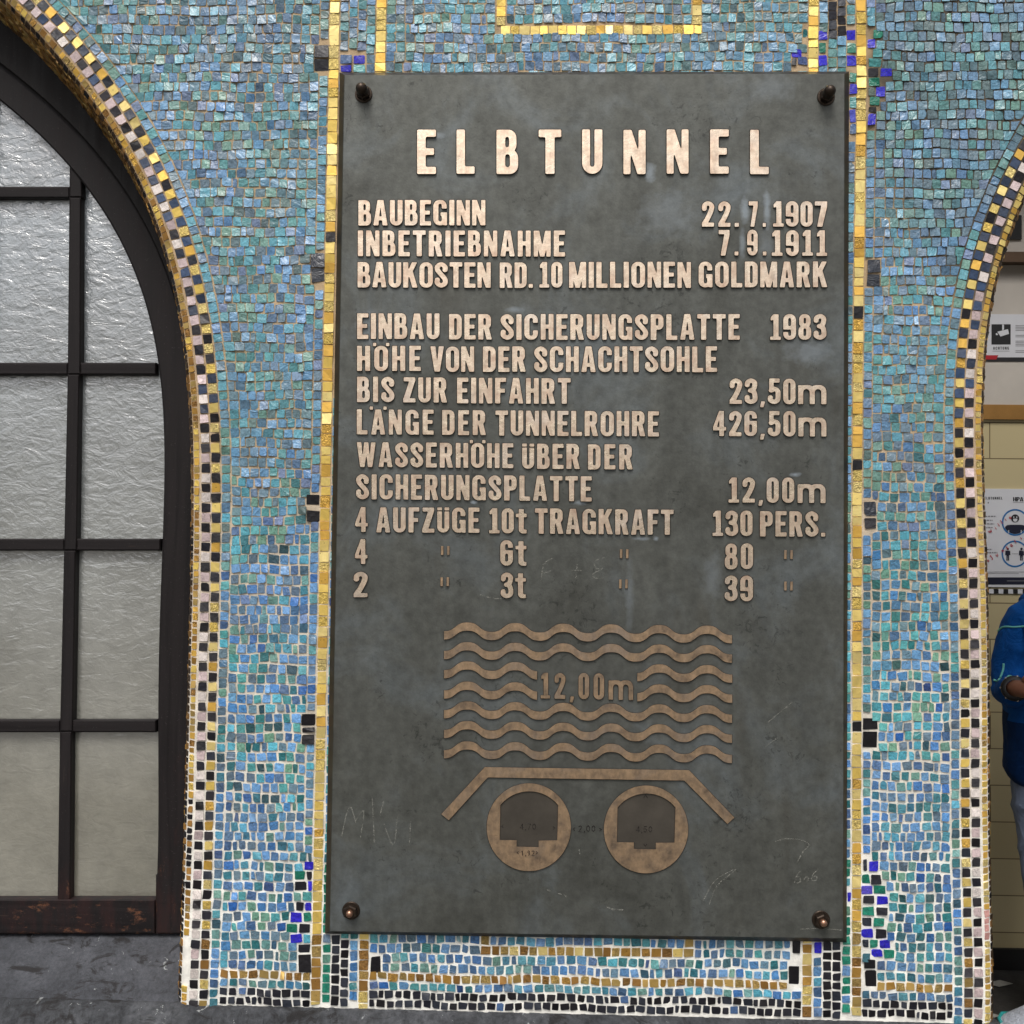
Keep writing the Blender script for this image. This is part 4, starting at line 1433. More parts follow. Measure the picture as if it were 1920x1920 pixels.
# bolts
for (px, py, top) in ((682, 177, True), (1548.5, 182, True), (658.5, 1707, False), (1539, 1724, False)):
    c = W(px, py, YF)
    ax = (0, -1, 0)
    mb = MB()
    mb.lathe(c, ax, [(.0, .0), (.0165, .0), (.0165, .0018), (.0155, .0028), (.0125, .003), (.0, .003)], 28)
    bo = mb.build('bolt', MT['bolt'], PLAQ)
    mb = MB()
    rot = uni(0, 1)
    ring = lambda r, h: [Vector((c.x + r * math.cos(rot + k * math.pi / 3), c.y - h, c.z + r * math.sin(rot + k * math.pi / 3))) for k in range(6)]
    R6 = .0135
    v = ring(R6, .0028) + ring(R6, .013) + ring(R6 * .86, .0148)
    mb.add(v, [(i, (i + 1) % 6, 6 + (i + 1) % 6, 6 + i) for i in range(6)] + [(6 + i, 6 + (i + 1) % 6, 12 + (i + 1) % 6, 12 + i) for i in range(6)] + [tuple(range(12, 18))])
    mb.build('hex_nut', MT['bolt'], bo)
    mb = MB()
    if top:
        r = .0108; pf = [(r, .0145), (r, .026)] + [(r * math.cos(a), .026 + r * math.sin(a)) for a in np.linspace(.15, 1.5, 8)] + [(0, .026 + r)]
        mb.lathe(c, ax, pf, 24); mb.build('cap', MT['bolt'], bo, True)
    else:
        r = .0066; pf = [(r, .0145), (r, .0185)] + [(r * math.cos(a), .0185 + r * .8 * math.sin(a)) for a in np.linspace(.2, 1.5, 7)] + [(0, .0185 + r * .8)]
        mb.lathe(c, ax, pf, 20); mb.build('cap', MT['brass'], bo, True)

# ------------------------------------------------------------------ arched window
YS = 0.128        # front of the sash
INN = arch_path([(0, 190), (55, 234), (105, 283), (131, 313), (176, 371), (207, 422), (233, 470), (267, 550), (290, 633), (302, 707), (306.5, 760), (306.5, 850), (305, 940), (300.5, 1200), (296, 1380), (292, 1688)],
                190, 1000, -1, 1692)
PIN = Path(INN, -1)
win = empty('arched_window', W(-300, 1750, YS))
tag(win, 'dark wooden arched window with muntins and obscure grey glass', 'window')


def child(o, par):
    o.parent = par
    o.matrix_parent_inverse = Matrix.Translation(-Vector(par.location))
    return o


def band(path, o0, o1, y0, y1, ymin, name, mat, par, mi=0):
    """arched bar between two offsets of the glass edge (negative = outwards), sawn square at ymin"""
    mb = MB()
    N = 120
    ts = np.linspace(0, path.L, N)
    def pt(t, o, y):
        q = path.off(t, o)
        return W(q.x, min(q.y, ymin), y)
    be = 0.004
    prof_ = [(o0, y1), (o0, y0 + be), (o0 - 3, y0), (o1 + 3, y0), (o1, y0 + be), (o1, y1)]
    vs = [pt(t, o, y) for t in ts for o, y in prof_]
    k = len(prof_)
    fs = [(i * k + j, (i + 1) * k + j, (i + 1) * k + (j + 1) % k, i * k + (j + 1) % k) for i in range(N - 1) for j in range(k)]
    fs.append(tuple(range(k))); fs.append(tuple(range((N - 1) * k + k - 1, (N - 1) * k - 1, -1)))
    mb.add(vs, fs, mi)
    return child(mb.build(name, mat), par)


def bar(pts, y0, y1, name, mat, par, be=0.003):
    """bevelled wooden bar: pts 4 chart corners of the front face"""
    mb = MB()
    c = Vector((sum(p[0] for p in pts) / 4, sum(p[1] for p in pts) / 4))
    f = []
    for p in pts:
        d = Vector(p) - c
        f.append(c + Vector((d.x - math.copysign(2.5, d.x), d.y - math.copysign(2.5, d.y))))
    v = [W(p.x, p.y, y0) for p in f] + [W(*p, y0 + be) for p in pts] + [W(*p, y0 + be) + Vector((0, y1 - y0, 0)) for p in pts]
    mb.add(v, [(0, 1, 2, 3)] + [(4 * k + i, 4 * k + (i + 1) % 4, 4 * k + 4 + (i + 1) % 4, 4 * k + 4 + i) for k in range(2) for i in range(4)] + [(11, 10, 9, 8)])
    return child(mb.build(name, mat), par)


band(PIN, -54, -190, YS - .012, YS + .08, 1760, 'casing', MT['woodc'], win)
sash = band(PIN, 0, -57, YS, YS + .045, 1740, 'sash', MT['wood'], win)
# joints of the sash timbers
bar([(-1000, 1687), (291.5, 1686.5), (291.5, 1751), (-1000, 1751)], YS + .0015, YS + .045, 'bottom_rail', MT['woodh'], win)
bar([(292.5, 1640), (352, 1640), (350, 1751), (292.5, 1751)], YS + .0008, YS + .045, 'stile_foot', MT['wood'], win)


def vmx(y, d): return np.interp(y, [-400, 330, 700, 1000, 1300, 1690], [139, 130.5, 127, 121, 113.5, 108]) + d


for dx in (0, -172, -344, -516):
    ys = [1689, 1372, 1032, 702, 370, 60, -200]
    for a, b_ in zip(ys[:-1], ys[1:]):
        xin_t = PIN.x_of_y(b_); xin = (xin_t if xin_t is not None else -2000)
        x = float(vmx(a, dx))
        top = b_
        if dx == 0 and b_ < 300: top = 312
        if dx == -172 and b_ < 100: top = 140
        if dx < -172 and b_ < 0: top = 0 if dx == -344 else -60
        if top >= a: continue
        t_ = top + (0 if top != b_ else 0)
        bar([(float(vmx(t_, dx)), t_), (float(vmx(t_, dx)) + 22, t_), (x + 24, a), (x, a)], YS + .006, YS + .036, 'muntin', MT['wood'], win)
    if dx == -516: break
for y0, y1 in ((1350, 1373), (1010, 1032.5), (680, 702.5), (350, 371), (20, 41), (-300, -280)):
    xr_ = PIN.x_of_y(y0, 6)
    if xr_ is None: continue
    xs = [-1000, -688 + 12, -516 + 130, -344 + 130, -172 + 128, 128]
    edges = [float(vmx(y0, d)) for d in (-516, -344, -172, 0)]
    segs = []
    lo = -1000
    for e in edges:
        if lo < e < xr_ + 5: segs.append((lo, e)); lo = e + 23
    segs.append((lo, xr_ - 6 + 8))
    for a, b_ in segs:
        if b_ - a > 6:
            bar([(a, y0), (b_, y0), (b_, y1), (a, y1)], YS + .0075, YS + .036, 'muntin', MT['woodh'], win)
gl = MB()
pg = [PIN.off(t, -6) for t in np.linspace(0, PIN.L, 90)]
poly = [(p.x, min(p.y, 1692)) for p in pg] + [(-1000, pg[-1].y), (-1000, 1692)]
gl.prism([poly], lambda p, i: W(p[0], p[1], YS + .026), lambda p, i: W(p[0], p[1], YS + .026) + Vector((0, .005, 0)), back=True)
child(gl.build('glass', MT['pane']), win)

# plain piers closing the openings well outside the picture
MT['render'] = mat_simple('grey_render', lin((150, 146, 138)), .9, 0, 5, .2, .4)
pier = MB()
for a_, b_ in ((-2400, -985), (3285, 4600)):
    x0, x1 = W(a_, 900, 0).x, W(b_, 900, 0).x
    pier.box(x0, x1, -.004, .40, .001, W(1000, -1100, 0).z)
o = pier.build('rendered_pier', MT['render'])
tag(o, kind='structure')

# ------------------------------------------------------------------ sill, plinth, ground
def sheet(name, rows_, mat, parent=None, solid=None):
    """rows_ : list of point rows -> smooth strip"""
    mb = MB(); n = len(rows_[0])
    vs = [p for r in rows_ for p in r]
    mb.add(vs, [(i * n + j, (i + 1) * n + j, (i + 1) * n + j + 1, i * n + j + 1) for i in range(len(rows_) - 1) for j in range(n - 1)])
    return mb.build(name, mat, parent)


# sloping window sill
xs = np.linspace(-1000, 350, 120)
rowsS = []
for j, (t, dz) in enumerate(((0, 0), (.25, .002), (.5, .001), (.75, .0), (1, -.003))):
    r = []
    for x in xs:
        a = W(x, 1748, YS + .02); b_ = W(x, bottom_edge(340) + 2 + (x - 340) * .018, 0.0)
        p = a.lerp(b_, t); p.z += dz + random.gauss(0, .0008)
        r.append(p)
    rowsS.append(r)
under = [[p + Vector((0, 0, -.06)) for p in rowsS[-1]], [p + Vector((0, 0, -.12)) for p in rowsS[0]]]
sill = sheet('window_sill', rowsS + under, MT['sill'])
tag(sill, 'dark weathered sloping stone sill below the arched window', 'sill')

xs = np.linspace(-1000, 1876, 300)
rowsP = []
zf = lambda x: W(x, bottom_edge(x) + 1.5, 0).z
for (yy, dz, jig) in ((.33, .0, 0), (.003, .0, 0), (-.006, -.004, .001), (-.02, -.012, .002), (-.045, -.028, .0028), (-.075, -.05, .003), (-.085, -.075, .002), (-.085, -.30, 0), (-.085, -9, 0)):
    r = []
    for x in xs:
        b_ = W(x, bottom_edge(x), 0)
        z = zf(x) + dz + (random.gauss(0, jig) if jig else 0)
        if dz < -5: z = 0.0
        if yy > .1: z = zf(x) - .03
        r.append(Vector((b_.x, yy + (random.gauss(0, jig) if jig else 0), z)))
    rowsP.append(r)
pl = MB(); n = len(xs)
pl.add([p for r in rowsP for p in r], [(i * n + j, (i + 1) * n + j, (i + 1) * n + j + 1, i * n + j + 1) for i in range(len(rowsP) - 1) for j in range(n - 1)])
e = [r[-1] for r in rowsP]                     # end face towards the right opening
e2 = e + [Vector((e[0].x, .33, 0))]
pl.add(e2, [tuple(range(len(e2)))])
pl = pl.build('stone_plinth', MT['plinth'])
tag(pl, 'rough dark granite plinth under the mosaic pier', 'plinth')

g = MB()
g.add([(-60, -80, 0), (60, -80, 0), (60, -.09, 0), (-60, -.09, 0)], [(0, 1, 2, 3)])
tag(g.build('pavement', MT['paving']), kind='structure')

# ------------------------------------------------------------------ the lobby seen through the right arch
YB = 2.03
zb = lambda py: W(1890, py, YB).z
mb = MB()
X0, X1 = 0.70, 6.0
mb.add([(X0, YB, zb(1777)), (X1, YB, zb(1777)), (X1, YB, zb(787)), (X0, YB, zb(787))], [(0, 1, 2, 3)])
tw = mb.build('tiled_wall', MT['tiles'])
tag(tw, 'beige glazed tile wall at the back of the lobby', 'wall')


def slab(name, px0, px1, py0, py1, th, mat, parent=None, y=YB, world_x=None):
    mb = MB()
    a, b_ = W(px0, py1, y), W(px1, py0, y)
    x0, x1 = (a.x, b_.x) if world_x is None else world_x
    z0, z1 = W((px0 + px1) / 2, py1, y).z, W((px0 + px1) / 2, py0, y).z
    mb.box(x0, x1, y - th, y + .001, z0, z1)
    return mb.build(name, mat, parent)


MT['plaster'] = mat_simple('grey_white_plaster', lin((186, 180, 172)), .8, 0, 4, .12, .1)
MT['brownt'] = mat_simple('brown_glazed_tile', lin((150, 112, 62)), .3, 0, 9, .25, .1)
MT['dkbrown'] = mat_simple('dark_brown_wood', lin((84, 64, 46)), .5, 0, 9, .25, .1)
MT['black'] = mat_simple('black_paint', lin((24, 24, 26)), .5, 0, 30, .2, .0)
MT['navy'] = mat_simple('navy_print', lin((20, 24, 46)), .5, 0, 30, .1, .0)
MT['paper'] = mat_simple('white_laminate', lin((206, 208, 214)), .4, 0, 6, .06, .0)
MT['ink'] = mat_simple('black_print', lin((26, 26, 30)), .6, 0, 30, .1, .0)
MT['greyink'] = mat_simple('grey_print', lin((130, 130, 136)), .6, 0, 30, .1, .0)
MT['blue'] = mat_simple('blue_print', lin((24, 104, 166)), .5, 0, 30, .1, .0)
MT['red'] = mat_simple('red_print', lin((168, 30, 40)), .5, 0, 30, .1, .0)
MT['marker'] = mat_simple('red_marker', lin((190, 44, 54)), .5, 0, 30, .1, .0)
slab('brown_course', 1600, 2300, 760, 787.5, .012, MT['brownt'], tw, world_x=(X0, X1))
slab('plaster', 1600, 2300, -700, 760, .004, MT['plaster'], tw, world_x=(X0, X1))
slab('wall_rail', 1600, 2300, 479, 498, .05, MT['dkbrown'], tw, world_x=(X0, X1))
sk_ = MB(); sk_.box(X0, X1, YB - .015, YB + .001, .003, zb(1777)); sk_.build('skirting', MT['black'], tw)
mb = MB()
a = W(1800, 1103.5, YB); b_ = W(1800, 1112, YB)
x = X0; i = 0; wd = a.z - b_.z
while x < 3.4:
    mb.box(x, x + wd * 1.05, YB - .004, YB + .001, b_.z, a.z, i % 2); x += wd * 1.05; i += 1
mb.build('chequer_strip', [MT['black'], MT['paper']], tw)

mb = MB()
mb.box(X0 - .1, X1, YB + .004, YB + .2, 0, 3.5); mb.box(X0 - .12, X0, .335, YB + .2, 0, 3.5); mb.box(3.9, 4.0, -.05, YB, 0, 1.5)  # low right-hand wall is added out of view to shade the lower lobby
tag(mb.build('lobby_walls_and_shade_screen', MT['plaster']), kind='structure')
mb = MB(); mb.box(X0 - .12, 6.0, YB - .55, YB + .2, 3.5, 3.6)        # the rest of the roof is an open lantern
tag(mb.build('lobby_ceiling', MT['plaster']), kind='structure')
MT['floor'] = mat_stone('black_lobby_floor', lin((36, 36, 38)), lin((56, 55, 54)), False, .2)
MT['dash'] = mat_simple('grey_mosaic_inlay', lin((150, 150, 146)), .6, 0, 40, .3, .0)
mb = MB()
mb.add([(X0 - .12, -.088, .002), (X1, -.088, .002), (X1, YB + .004, .002), (X0 - .12, YB + .004, .002)], [(0, 1, 2, 3)])
for yy in (1.89, 1.63):
    x = X0
    while x < 4:
        mb.add([(x, yy, .006), (x + .035, yy - .03, .006), (x + .10, yy, .006), (x + .065, yy + .03, .006)], [(0, 1, 2, 3)], 1)
        x += .16
tag(mb.build('lobby_floor', [MT['floor'], MT['dash']]), kind='structure')


# --- flat print on the notices: everything lies on the board, a fraction of a millimetre proud
class Print:
    def __init__(s, y): s.mb = MB(); s.y = y; s.k = 0

    def poly(s, pts, mi, lift=0):
        s.k += 1
        yy = s.y - .0006 - lift * .0004
        s.mb.prism([pts], lambda p, i: W(p[0], p[1], yy), lambda p, i: W(p[0], p[1], yy), mi, mi)

    def ring(s, cx, cy, r0, r1, mi, lift=0, a0=0, a1=360):
        n = 40; aa = np.radians(np.linspace(a0, a1, n))
        if r0 <= 0: s.poly([(cx + r1 * math.cos(a), cy + r1 * math.sin(a)) for a in aa[:-1]], mi, lift); return
        yy = s.y - .0006 - lift * .0004
        v = [W(cx + r1 * math.cos(a), cy + r1 * math.sin(a), yy) for a in aa] + [W(cx + r0 * math.cos(a), cy + r0 * math.sin(a), yy) for a in aa]
        s.mb.add(v, [(i, i + 1, n + i + 1, n + i) for i in range(n - 1)], mi)

    def text(s, txt, x0, x1, yt, yb, mi, lift=0, gap=None):
        yy = s.y - .0006 - lift * .0004
        for ll in text_loops(txt, x0, x1, yt, yb, gap=gap):
            for g_ in nest(ll)[0]:
                s.mb.prism(g_, lambda p, i: W(p[0], p[1], yy), lambda p, i: W(p[0], p[1], yy), mi, mi)

    def line(s, pts, w, mi, lift=0):
        for (ax, ay), (bx, by) in zip(pts[:-1], pts[1:]):
            tx, ty = bx - ax, by - ay; l = math.hypot(tx, ty) + 1e-6
            nx_, ny_ = -ty / l * w, tx / l * w
            s.poly([(ax + nx_, ay + ny_), (bx + nx_, by + ny_), (bx - nx_, by - ny_), (ax - nx_, ay - ny_)], mi, lift)


PM = [MT['paper'], MT['ink'], MT['greyink'], MT['blue'], MT['red'], MT['navy'], MT['marker']]
# notice with the ACHTUNG pictogram
nt = slab('warning_notice', 1838, 1992, 590, 678, .006, MT['paper'])
tag(nt, 'white notice headed ACHTUNG with a black pictogram, above the brown tile course', 'notice')
p = Print(YB - .006)
p.poly([(1859, 608), (1895, 608), (1895, 646), (1859, 646)], 1)
p.poly([(1870, 622), (1890, 617), (1892, 626), (1876, 631)], 0, 1); p.poly([(1879, 608.5), (1882.5, 608.5), (1882.5, 618), (1879, 619)], 0, 1); p.poly([(1867, 625), (1869.5, 624.5), (1871.5, 628), (1867.5, 628.5)], 0, 1)
p.text('ACHTUNG', 1862, 1892, 650, 655.5, 1)
p.poly([(1861, 658), (1893, 658), (1893, 658.8), (1861, 658.8)], 2)
for yy in (610, 613, 616, 619, 628, 631, 639, 642, 645, 648, 657, 660):
    p.poly([(1904, yy), (1904 + uni(30, 60), yy), (1904 + 30, yy + 1.1), (1904, yy + 1.1)], 2)
p.poly([(1838, 670), (1992, 670), (1992, 677.6), (1838, 677.6)], 1); p.poly([(1838, 666), (1872, 666), (1868, 674), (1838, 674)], 4, 1)
p.mb.build('print', PM, nt)
# hygiene poster
po = slab('hygiene_poster', 1822, 1990, 917, 1101, .006, MT['paper'])
tag(po, 'grey white poster with blue ringed pictograms and red scrawl, on the beige tiles', 'poster')
p = Print(YB - .006)
p.text('ELBTUNNEL', 1846, 1879.5, 931.5, 936.5, 1)
p.text('HPA', 1899.5, 1919, 932, 940, 1, 0, .03)
p.poly([(1899.5, 941.6), (1919, 941.6), (1919, 942.4), (1899.5, 942.4)], 2)
p.text('0', 1852, 1854, 941, 944, 1)
for yy, xa in ((967, 1868), (974.5, 1861), (981, 1864), (988, 1861), (1029, 1860), (1035, 1870)):
    x = 1840
    while x < xa:
        w = uni(2, 5); p.poly([(x, yy), (min(x + w, xa), yy), (min(x + w, xa), yy + 2.4), (x, yy + 2.4)], 2); x += w + 1.2
for cx, cy in ((1903.5, 979.5), (1903.0, 1038.5)): p.ring(cx, cy, 22.2, 25.2, 3)
p.ring(1903.5, 972, 0, 7.6, 1, 1)
p.poly([(1899.6, 972.5), (1907.6, 972.5), (1907, 977), (1903.6, 978.5), (1900.2, 977)], 0, 2)
p.ring(1900.8, 969.6, 0, 1.2, 0, 2); p.ring(1906.4, 969.6, 0, 1.2, 0, 2)
bod = [(1884.4, 988)] + [(1888, 984.6), (1894, 983.8), (1913, 983.8), (1919, 984.6), (1922.6, 988)] + [(1903.5 + 21.6 * math.cos(a), 979.5 + 21.6 * math.sin(a)) for a in np.radians(np.linspace(30, 150, 14))]
p.poly(bod, 5, 1)
for x in (1890.5, 1914): p.poly([(x, 994), (x + 1.6, 994), (x + 1.6, 1000), (x, 1000)], 0, 2)
for x in (1889.6, 1915.2):
    p.ring(x, 1029.2, 0, 2.3, 5, 1)
    p.poly([(x - 4.4, 1032.4), (x + 4.4, 1032.4), (x + 4.9, 1041), (x + 2.6, 1041), (x + 2.6, 1051), (x + .4, 1051), (x + .3, 1043), (x - .3, 1043), (x - .4, 1051), (x - 2.6, 1051), (x - 2.6, 1041), (x - 4.9, 1041)], 5, 1)
p.poly([(1897, 1038), (1909, 1038), (1909, 1038.8), (1897, 1038.8)], 2)
for yy, xe in ((1072, 1935), (1075, 1910)): p.poly([(1840, yy), (xe, yy), (xe, yy + .9), (1840, yy + .9)], 2)
p.poly([(1822, 1082.5), (1990, 1082.5), (1990, 1096), (1822, 1096)], 5); p.poly([(1888, 1088.6), (1930, 1088.6), (1930, 1089.8), (1888, 1089.8)], 2, 1)
for ch, x, y, hh in (('w', 1856, 1000, 9), ('i', 1867.5, 993, 7), ('l', 1873.5, 987.5, 7), ('l', 1879, 982.5, 8), ('i', 1886, 977, 7), ('o', 1894, 974, 8), ('o', 1853, 1054, 7), ('J', 1860, 1050, 8),
                     ('u', 1869.5, 1044, 8), ('n', 1880.5, 1036, 8), ('t', 1889, 1031, 8), ('a', 1896.5, 1026, 8), ('t', 1904.5, 1019.5, 8), ('i', 1915, 1012, 8)):
    for st in seg_text(ch, 0, 0, hh):
        c_, s_ = math.cos(-.62), math.sin(-.62)
        p.line([(x + a * c_ - b_ * s_, y + a * s_ + b_ * c_) for a, b_ in st], .55, 6, 3)
p.mb.build('print', PM, po)
ds = slab('dark_sign', 1845, 1913, 405, 450, .012, MT['black'])
tag(ds, 'small black sign high on the wall beside the right arch edge', 'sign')

# ------------------------------------------------------------------ the person standing in the lobby
def skin(pts, edges, rad, root_i, sub=2):
    me = bpy.data.meshes.new('s'); me.from_pydata([tuple(p) for p in pts], edges, []); me.update()
    o = bpy.data.objects.new('s', me); COL.objects.link(o)
    md = o.modifiers.new('k', 'SKIN'); md.use_smooth_shade = True
    sv = me.skin_vertices[0].data
    for i, r in enumerate(rad):
        sv[i].radius = r if isinstance(r, tuple) else (r, r); sv[i].use_root = (i == root_i)
    sb = o.modifiers.new('u', 'SUBSURF'); sb.levels = sub; sb.render_levels = sub
    dg = bpy.context.evaluated_depsgraph_get()
    ev = o.evaluated_get(dg)
    m2 = bpy.data.meshes.new_from_object(ev)
    vs = [v.co.copy() for v in m2.vertices]; fs = [tuple(q.vertices) for q in m2.polygons]
    bpy.data.objects.remove(o); bpy.data.meshes.remove(me); bpy.data.meshes.remove(m2)
    return vs, fs


MT['skinm'] = mat_simple('skin', lin((128, 84, 66)), .5, 0, 20, .12, .1)
MT['hood'] = mat_fabric('blue_fleece', lin((6, 80, 158)))
MT['hoodn'] = mat_fabric('navy_fleece', lin((4, 44, 92)))
MT['jean'] = mat_fabric('blue_denim', lin((128, 142, 170)), 600, 7)
MT['trim'] = mat_simple('mint_piping', lin((120, 210, 200)), .6, 0, 30, .1, .0)
MT['hair'] = mat_simple('black_hair', lin((24, 20, 18)), .6, 0, 80, .3, .3)
MT['eye'] = mat_simple('eye_white', lin((220, 216, 210)), .3, 0, 30, .05, .0)
MT['knit'] = mat_fabric('grey_mesh_fabric', lin((186, 192, 204)), 300, 60)
MT['sole'] = mat_simple('white_rubber', lin((216, 216, 214)), .6, 0, 40, .1, .2)
MT['teal'] = mat_simple('teal_rubber', lin((40, 150, 150)), .5, 0, 40, .1, .1)

YP = 1.55
pelv = W(1958, 1440, YP + .03); chest = W(1966, 1215, YP + .02); neckb = W(1974, 1128, YP + .03); wst = W(1962, 1340, YP + .02)
shR = W(1899, 1168, YP + .02); elR = W(1894, 1303, YP - .02); wrR = W(1903, 1290, YP - .20); 
shL = W(2040, 1166, YP + .06); elL = W(2046, 1305, YP + .0); wrL = W(1990, 1292, YP - .20)
hipR = W(1937, 1450, YP + .03); knR = W(1964, 1655, YP - .05); anR = W(1964, 1862, YP + .02)
hipL = W(1985, 1450, YP + .05); knL = W(1992, 1655, YP - .02); anL = W(2004, 1858, YP + .06)
headc = W(2003, 1033, YP - .02)
per = empty('person', (anR.x, anR.y, 0.002))
tag(per, 'person in blue hoodie, pale jeans and grey trainers, half hidden by the right arch', 'person')


def pm(name, vs, fs, mat, parent=None, mi=None):
    o = mesh_obj(name, vs, fs, mat, None, mi, True)
    if parent is None: return child(o, per)
    o.parent = parent
    return o


# body: one skinned figure, with fingers rooted in the palms
handR = wrR + Vector((.035, -.075, .0)); handL = wrL + Vector((-.03, -.075, .0))
P_ = [pelv, wst, chest, neckb, headc + Vector((0, .02, -.10)), shR + Vector((.02, .0, -.03)), elR, wrR, handR, shL + Vector((-.02, 0, -.03)), elL, wrL, handL, hipR, knR, anR, hipL, knL, anL,
      headc + Vector((0, 0, -.03)), headc + Vector((0, .01, .06))]
E_ = [(0, 1), (1, 2), (2, 3), (3, 4), (2, 5), (5, 6), (6, 7), (7, 8), (2, 9), (9, 10), (10, 11), (11, 12), (0, 13), (13, 14), (14, 15), (0, 16), (16, 17), (17, 18), (4, 19), (19, 20)]
R_ = [(.11, .08), (.10, .08), (.12, .08), .055, .055, .03, .032, .028, (.036, .022), .03, .032, .028, (.036, .022), .075, .055, .04, .075, .055, .04, (.078, .095), (.07, .085)]
bv, bf = skin(P_, E_, R_, 0)
body = MB(); body.add(bv, bf)
for hd, wr, sx in ((handR, wrR, 1), (handL, wrL, -1)):
    d = (hd - wr).normalized(); side = Vector((0, 0, 1)); inn = d.cross(side) * sx
    for k, ln in enumerate((.070, .078, .074, .058)):
        b0 = hd + side * (.026 - k * .0175) - d * .01
        p1 = b0 + d * ln * .5; p2 = p1 + (d * .6 + inn * -.8 * sx).normalized() * ln * .35; p3 = p2 + (d * .1 + inn * -1.0 * sx).normalized() * ln * .28
        v_, f_ = skin([b0, p1, p2, p3], [(0, 1), (1, 2), (2, 3)], [.0095, .009, .0085, .0065], 0, 2)
        body.add(v_, f_)
    b0 = wr.lerp(hd, .35) + side * .022
    v_, f_ = skin([b0, b0 + d * .03 + side * .028, b0 + d * .058 + side * .036, b0 + d * .08 + side * .03], [(0, 1), (1, 2), (2, 3)], [.012, .011, .0095, .0075], 0, 2)
    body.add(v_, f_)
# nose and ears
fc = headc + Vector((0, -.098, -.02))
v_, f_ = skin([fc + Vector((0, .02, .035)), fc + Vector((0, -.004, .005)), fc + Vector((0, -.012, -.012))], [(0, 1), (1, 2)], [.009, .011, .013], 0, 2); body.add(v_, f_)
for sx in (-1, 1):
    e0 = headc + Vector((sx * .078, .005, -.01))
    v_, f_ = skin([e0 + Vector((0, 0, -.025)), e0 + Vector((sx * .012, .008, 0)), e0 + Vector((sx * .006, .004, .028))], [(0, 1), (1, 2)], [.008, .010, .009], 0, 2); body.add(v_, f_)
bo = pm('body', body.v, body.f, MT['skinm'])
for sx in (-1, 1):
    ey = MB(); ey.lathe(headc + Vector((sx * .032, -.082, .012)), (0, -1, 0), [(0, .012), (.006, .0115), (.011, .007), (.0125, .0)][::-1], 14)
    pm('eye', ey.v, ey.f, MT['eye'])
mo = MB(); mo.tube([fc + Vector((x * .026, .012 + abs(x) * .012, -.045 - abs(x) * -.002)) for x in np.linspace(-1, 1, 7)], [.002, .004, .0055, .006, .0055, .004, .002], 8)
pm('lips', mo.v, mo.f, mat_simple('lips', lin((120, 66, 60)), .5, 0, 20, .1, .0))
hv, hf = skin([headc + Vector((0, .05, -.06)), headc + Vector((0, .045, .02)), headc + Vector((0, .02, .075))], [(0, 1), (1, 2)], [(.07, .06), (.085, .07), (.078, .095)], 0, 2)
pm('hair', hv, hf, MT['hair'])

def segd(p, a, b_):
    t = max(0, min(1, (p - a).dot(b_ - a) / (b_ - a).length_squared)); return (p - a - (b_ - a) * t).length


from mathutils import noise as mnoise


def folds(vs, fs, segs, amp, freq):
    """creases running round the limbs"""
    nr = [Vector() for _ in vs]
    for f in fs:
        n = (vs[f[1]] - vs[f[0]]).cross(vs[f[2]] - vs[f[0]])
        for i in f: nr[i] += n
    out = []
    for v, n in zip(vs, nr):
        best = min(segs, key=lambda q: segd(v, q[0], q[1]))
        a = (best[1] - best[0]).normalized()
        t = (v - best[0]).dot(a); r = v - best[0] - a * t
        q = a * t * freq + r * freq * .32 + Vector((best[0].x * 7, 3.1, 0))
        h = 1 - abs(mnoise.noise(q)) * 2.2 + .4 * mnoise.noise(q * 2.3)
        out.append(v + n.normalized() * h * amp)
    return out


# hoodie
hem = pelv + Vector((0, 0, -.09))
cuffR = elR.lerp(wrR, .88); cuffL = elL.lerp(wrL, .88)
P2 = [hem, wst, chest, neckb + Vector((0, .0, -.01)), shR, elR, cuffR, shL, elL, cuffL, neckb + Vector((0, .05, .045)), shR.lerp(elR, .5), shL.lerp(elL, .5)]
E2 = [(0, 1), (1, 2), (2, 3), (2, 4), (4, 11), (11, 5), (5, 6), (2, 7), (7, 12), (12, 8), (8, 9), (3, 10)]
R2_ = [(.145, .12), (.14, .115), (.16, .115), .085, .078, .060, .044, .078, .060, .044, (.09, .06), .064, .064]
hv, hf = skin(P2, E2, R2_, 0, 3)


hv = folds(hv, hf, [(shR, elR), (elR, cuffR), (shL, elL), (elL, cuffL), (hem, chest)], .0065, 17)
mi = []
for f in hf:
    c = sum((hv[i] for i in f), Vector()) / len(f)
    arm = min(segd(c, shR, elR), segd(c, elR, cuffR), segd(c, shL, elL), segd(c, elL, cuffL))
    mi.append(1 if (c.z < shR.z - .01 and arm > .085) else 0)
hd = pm('hoodie', hv, hf, [MT['hood'], MT['hoodn']], None, mi)
from mathutils.bvhtree import BVHTree
bvh = BVHTree.FromPolygons(hv, hf)


def on_hoodie(px, py):
    d = (W(px, py, 1.0) - CAM).normalized()
    h = bvh.ray_cast(CAM, d)
    return (h[0] + h[1] * .001) if h[0] is not None else None


for ln in ([(1872, 1183), (1879, 1177), (1888, 1175), (1900, 1176), (1912, 1175), (1930, 1174), (1950, 1175)], [(1882, 1244), (1881, 1256), (1877, 1268), (1871, 1277), (1864, 1275)],
           [(1888, 1272), (1893, 1268), (1899, 1270)]):
    pts = [q for q in (on_hoodie(*a) for a in catmull(ln, 5)) if q is not None]
    if len(pts) > 2:
        t = MB(); t.tube(pts, .0035, 6)
        o = pm('piping', t.v, t.f, MT['trim'], hd); o.matrix_parent_inverse = Matrix.Identity(4)
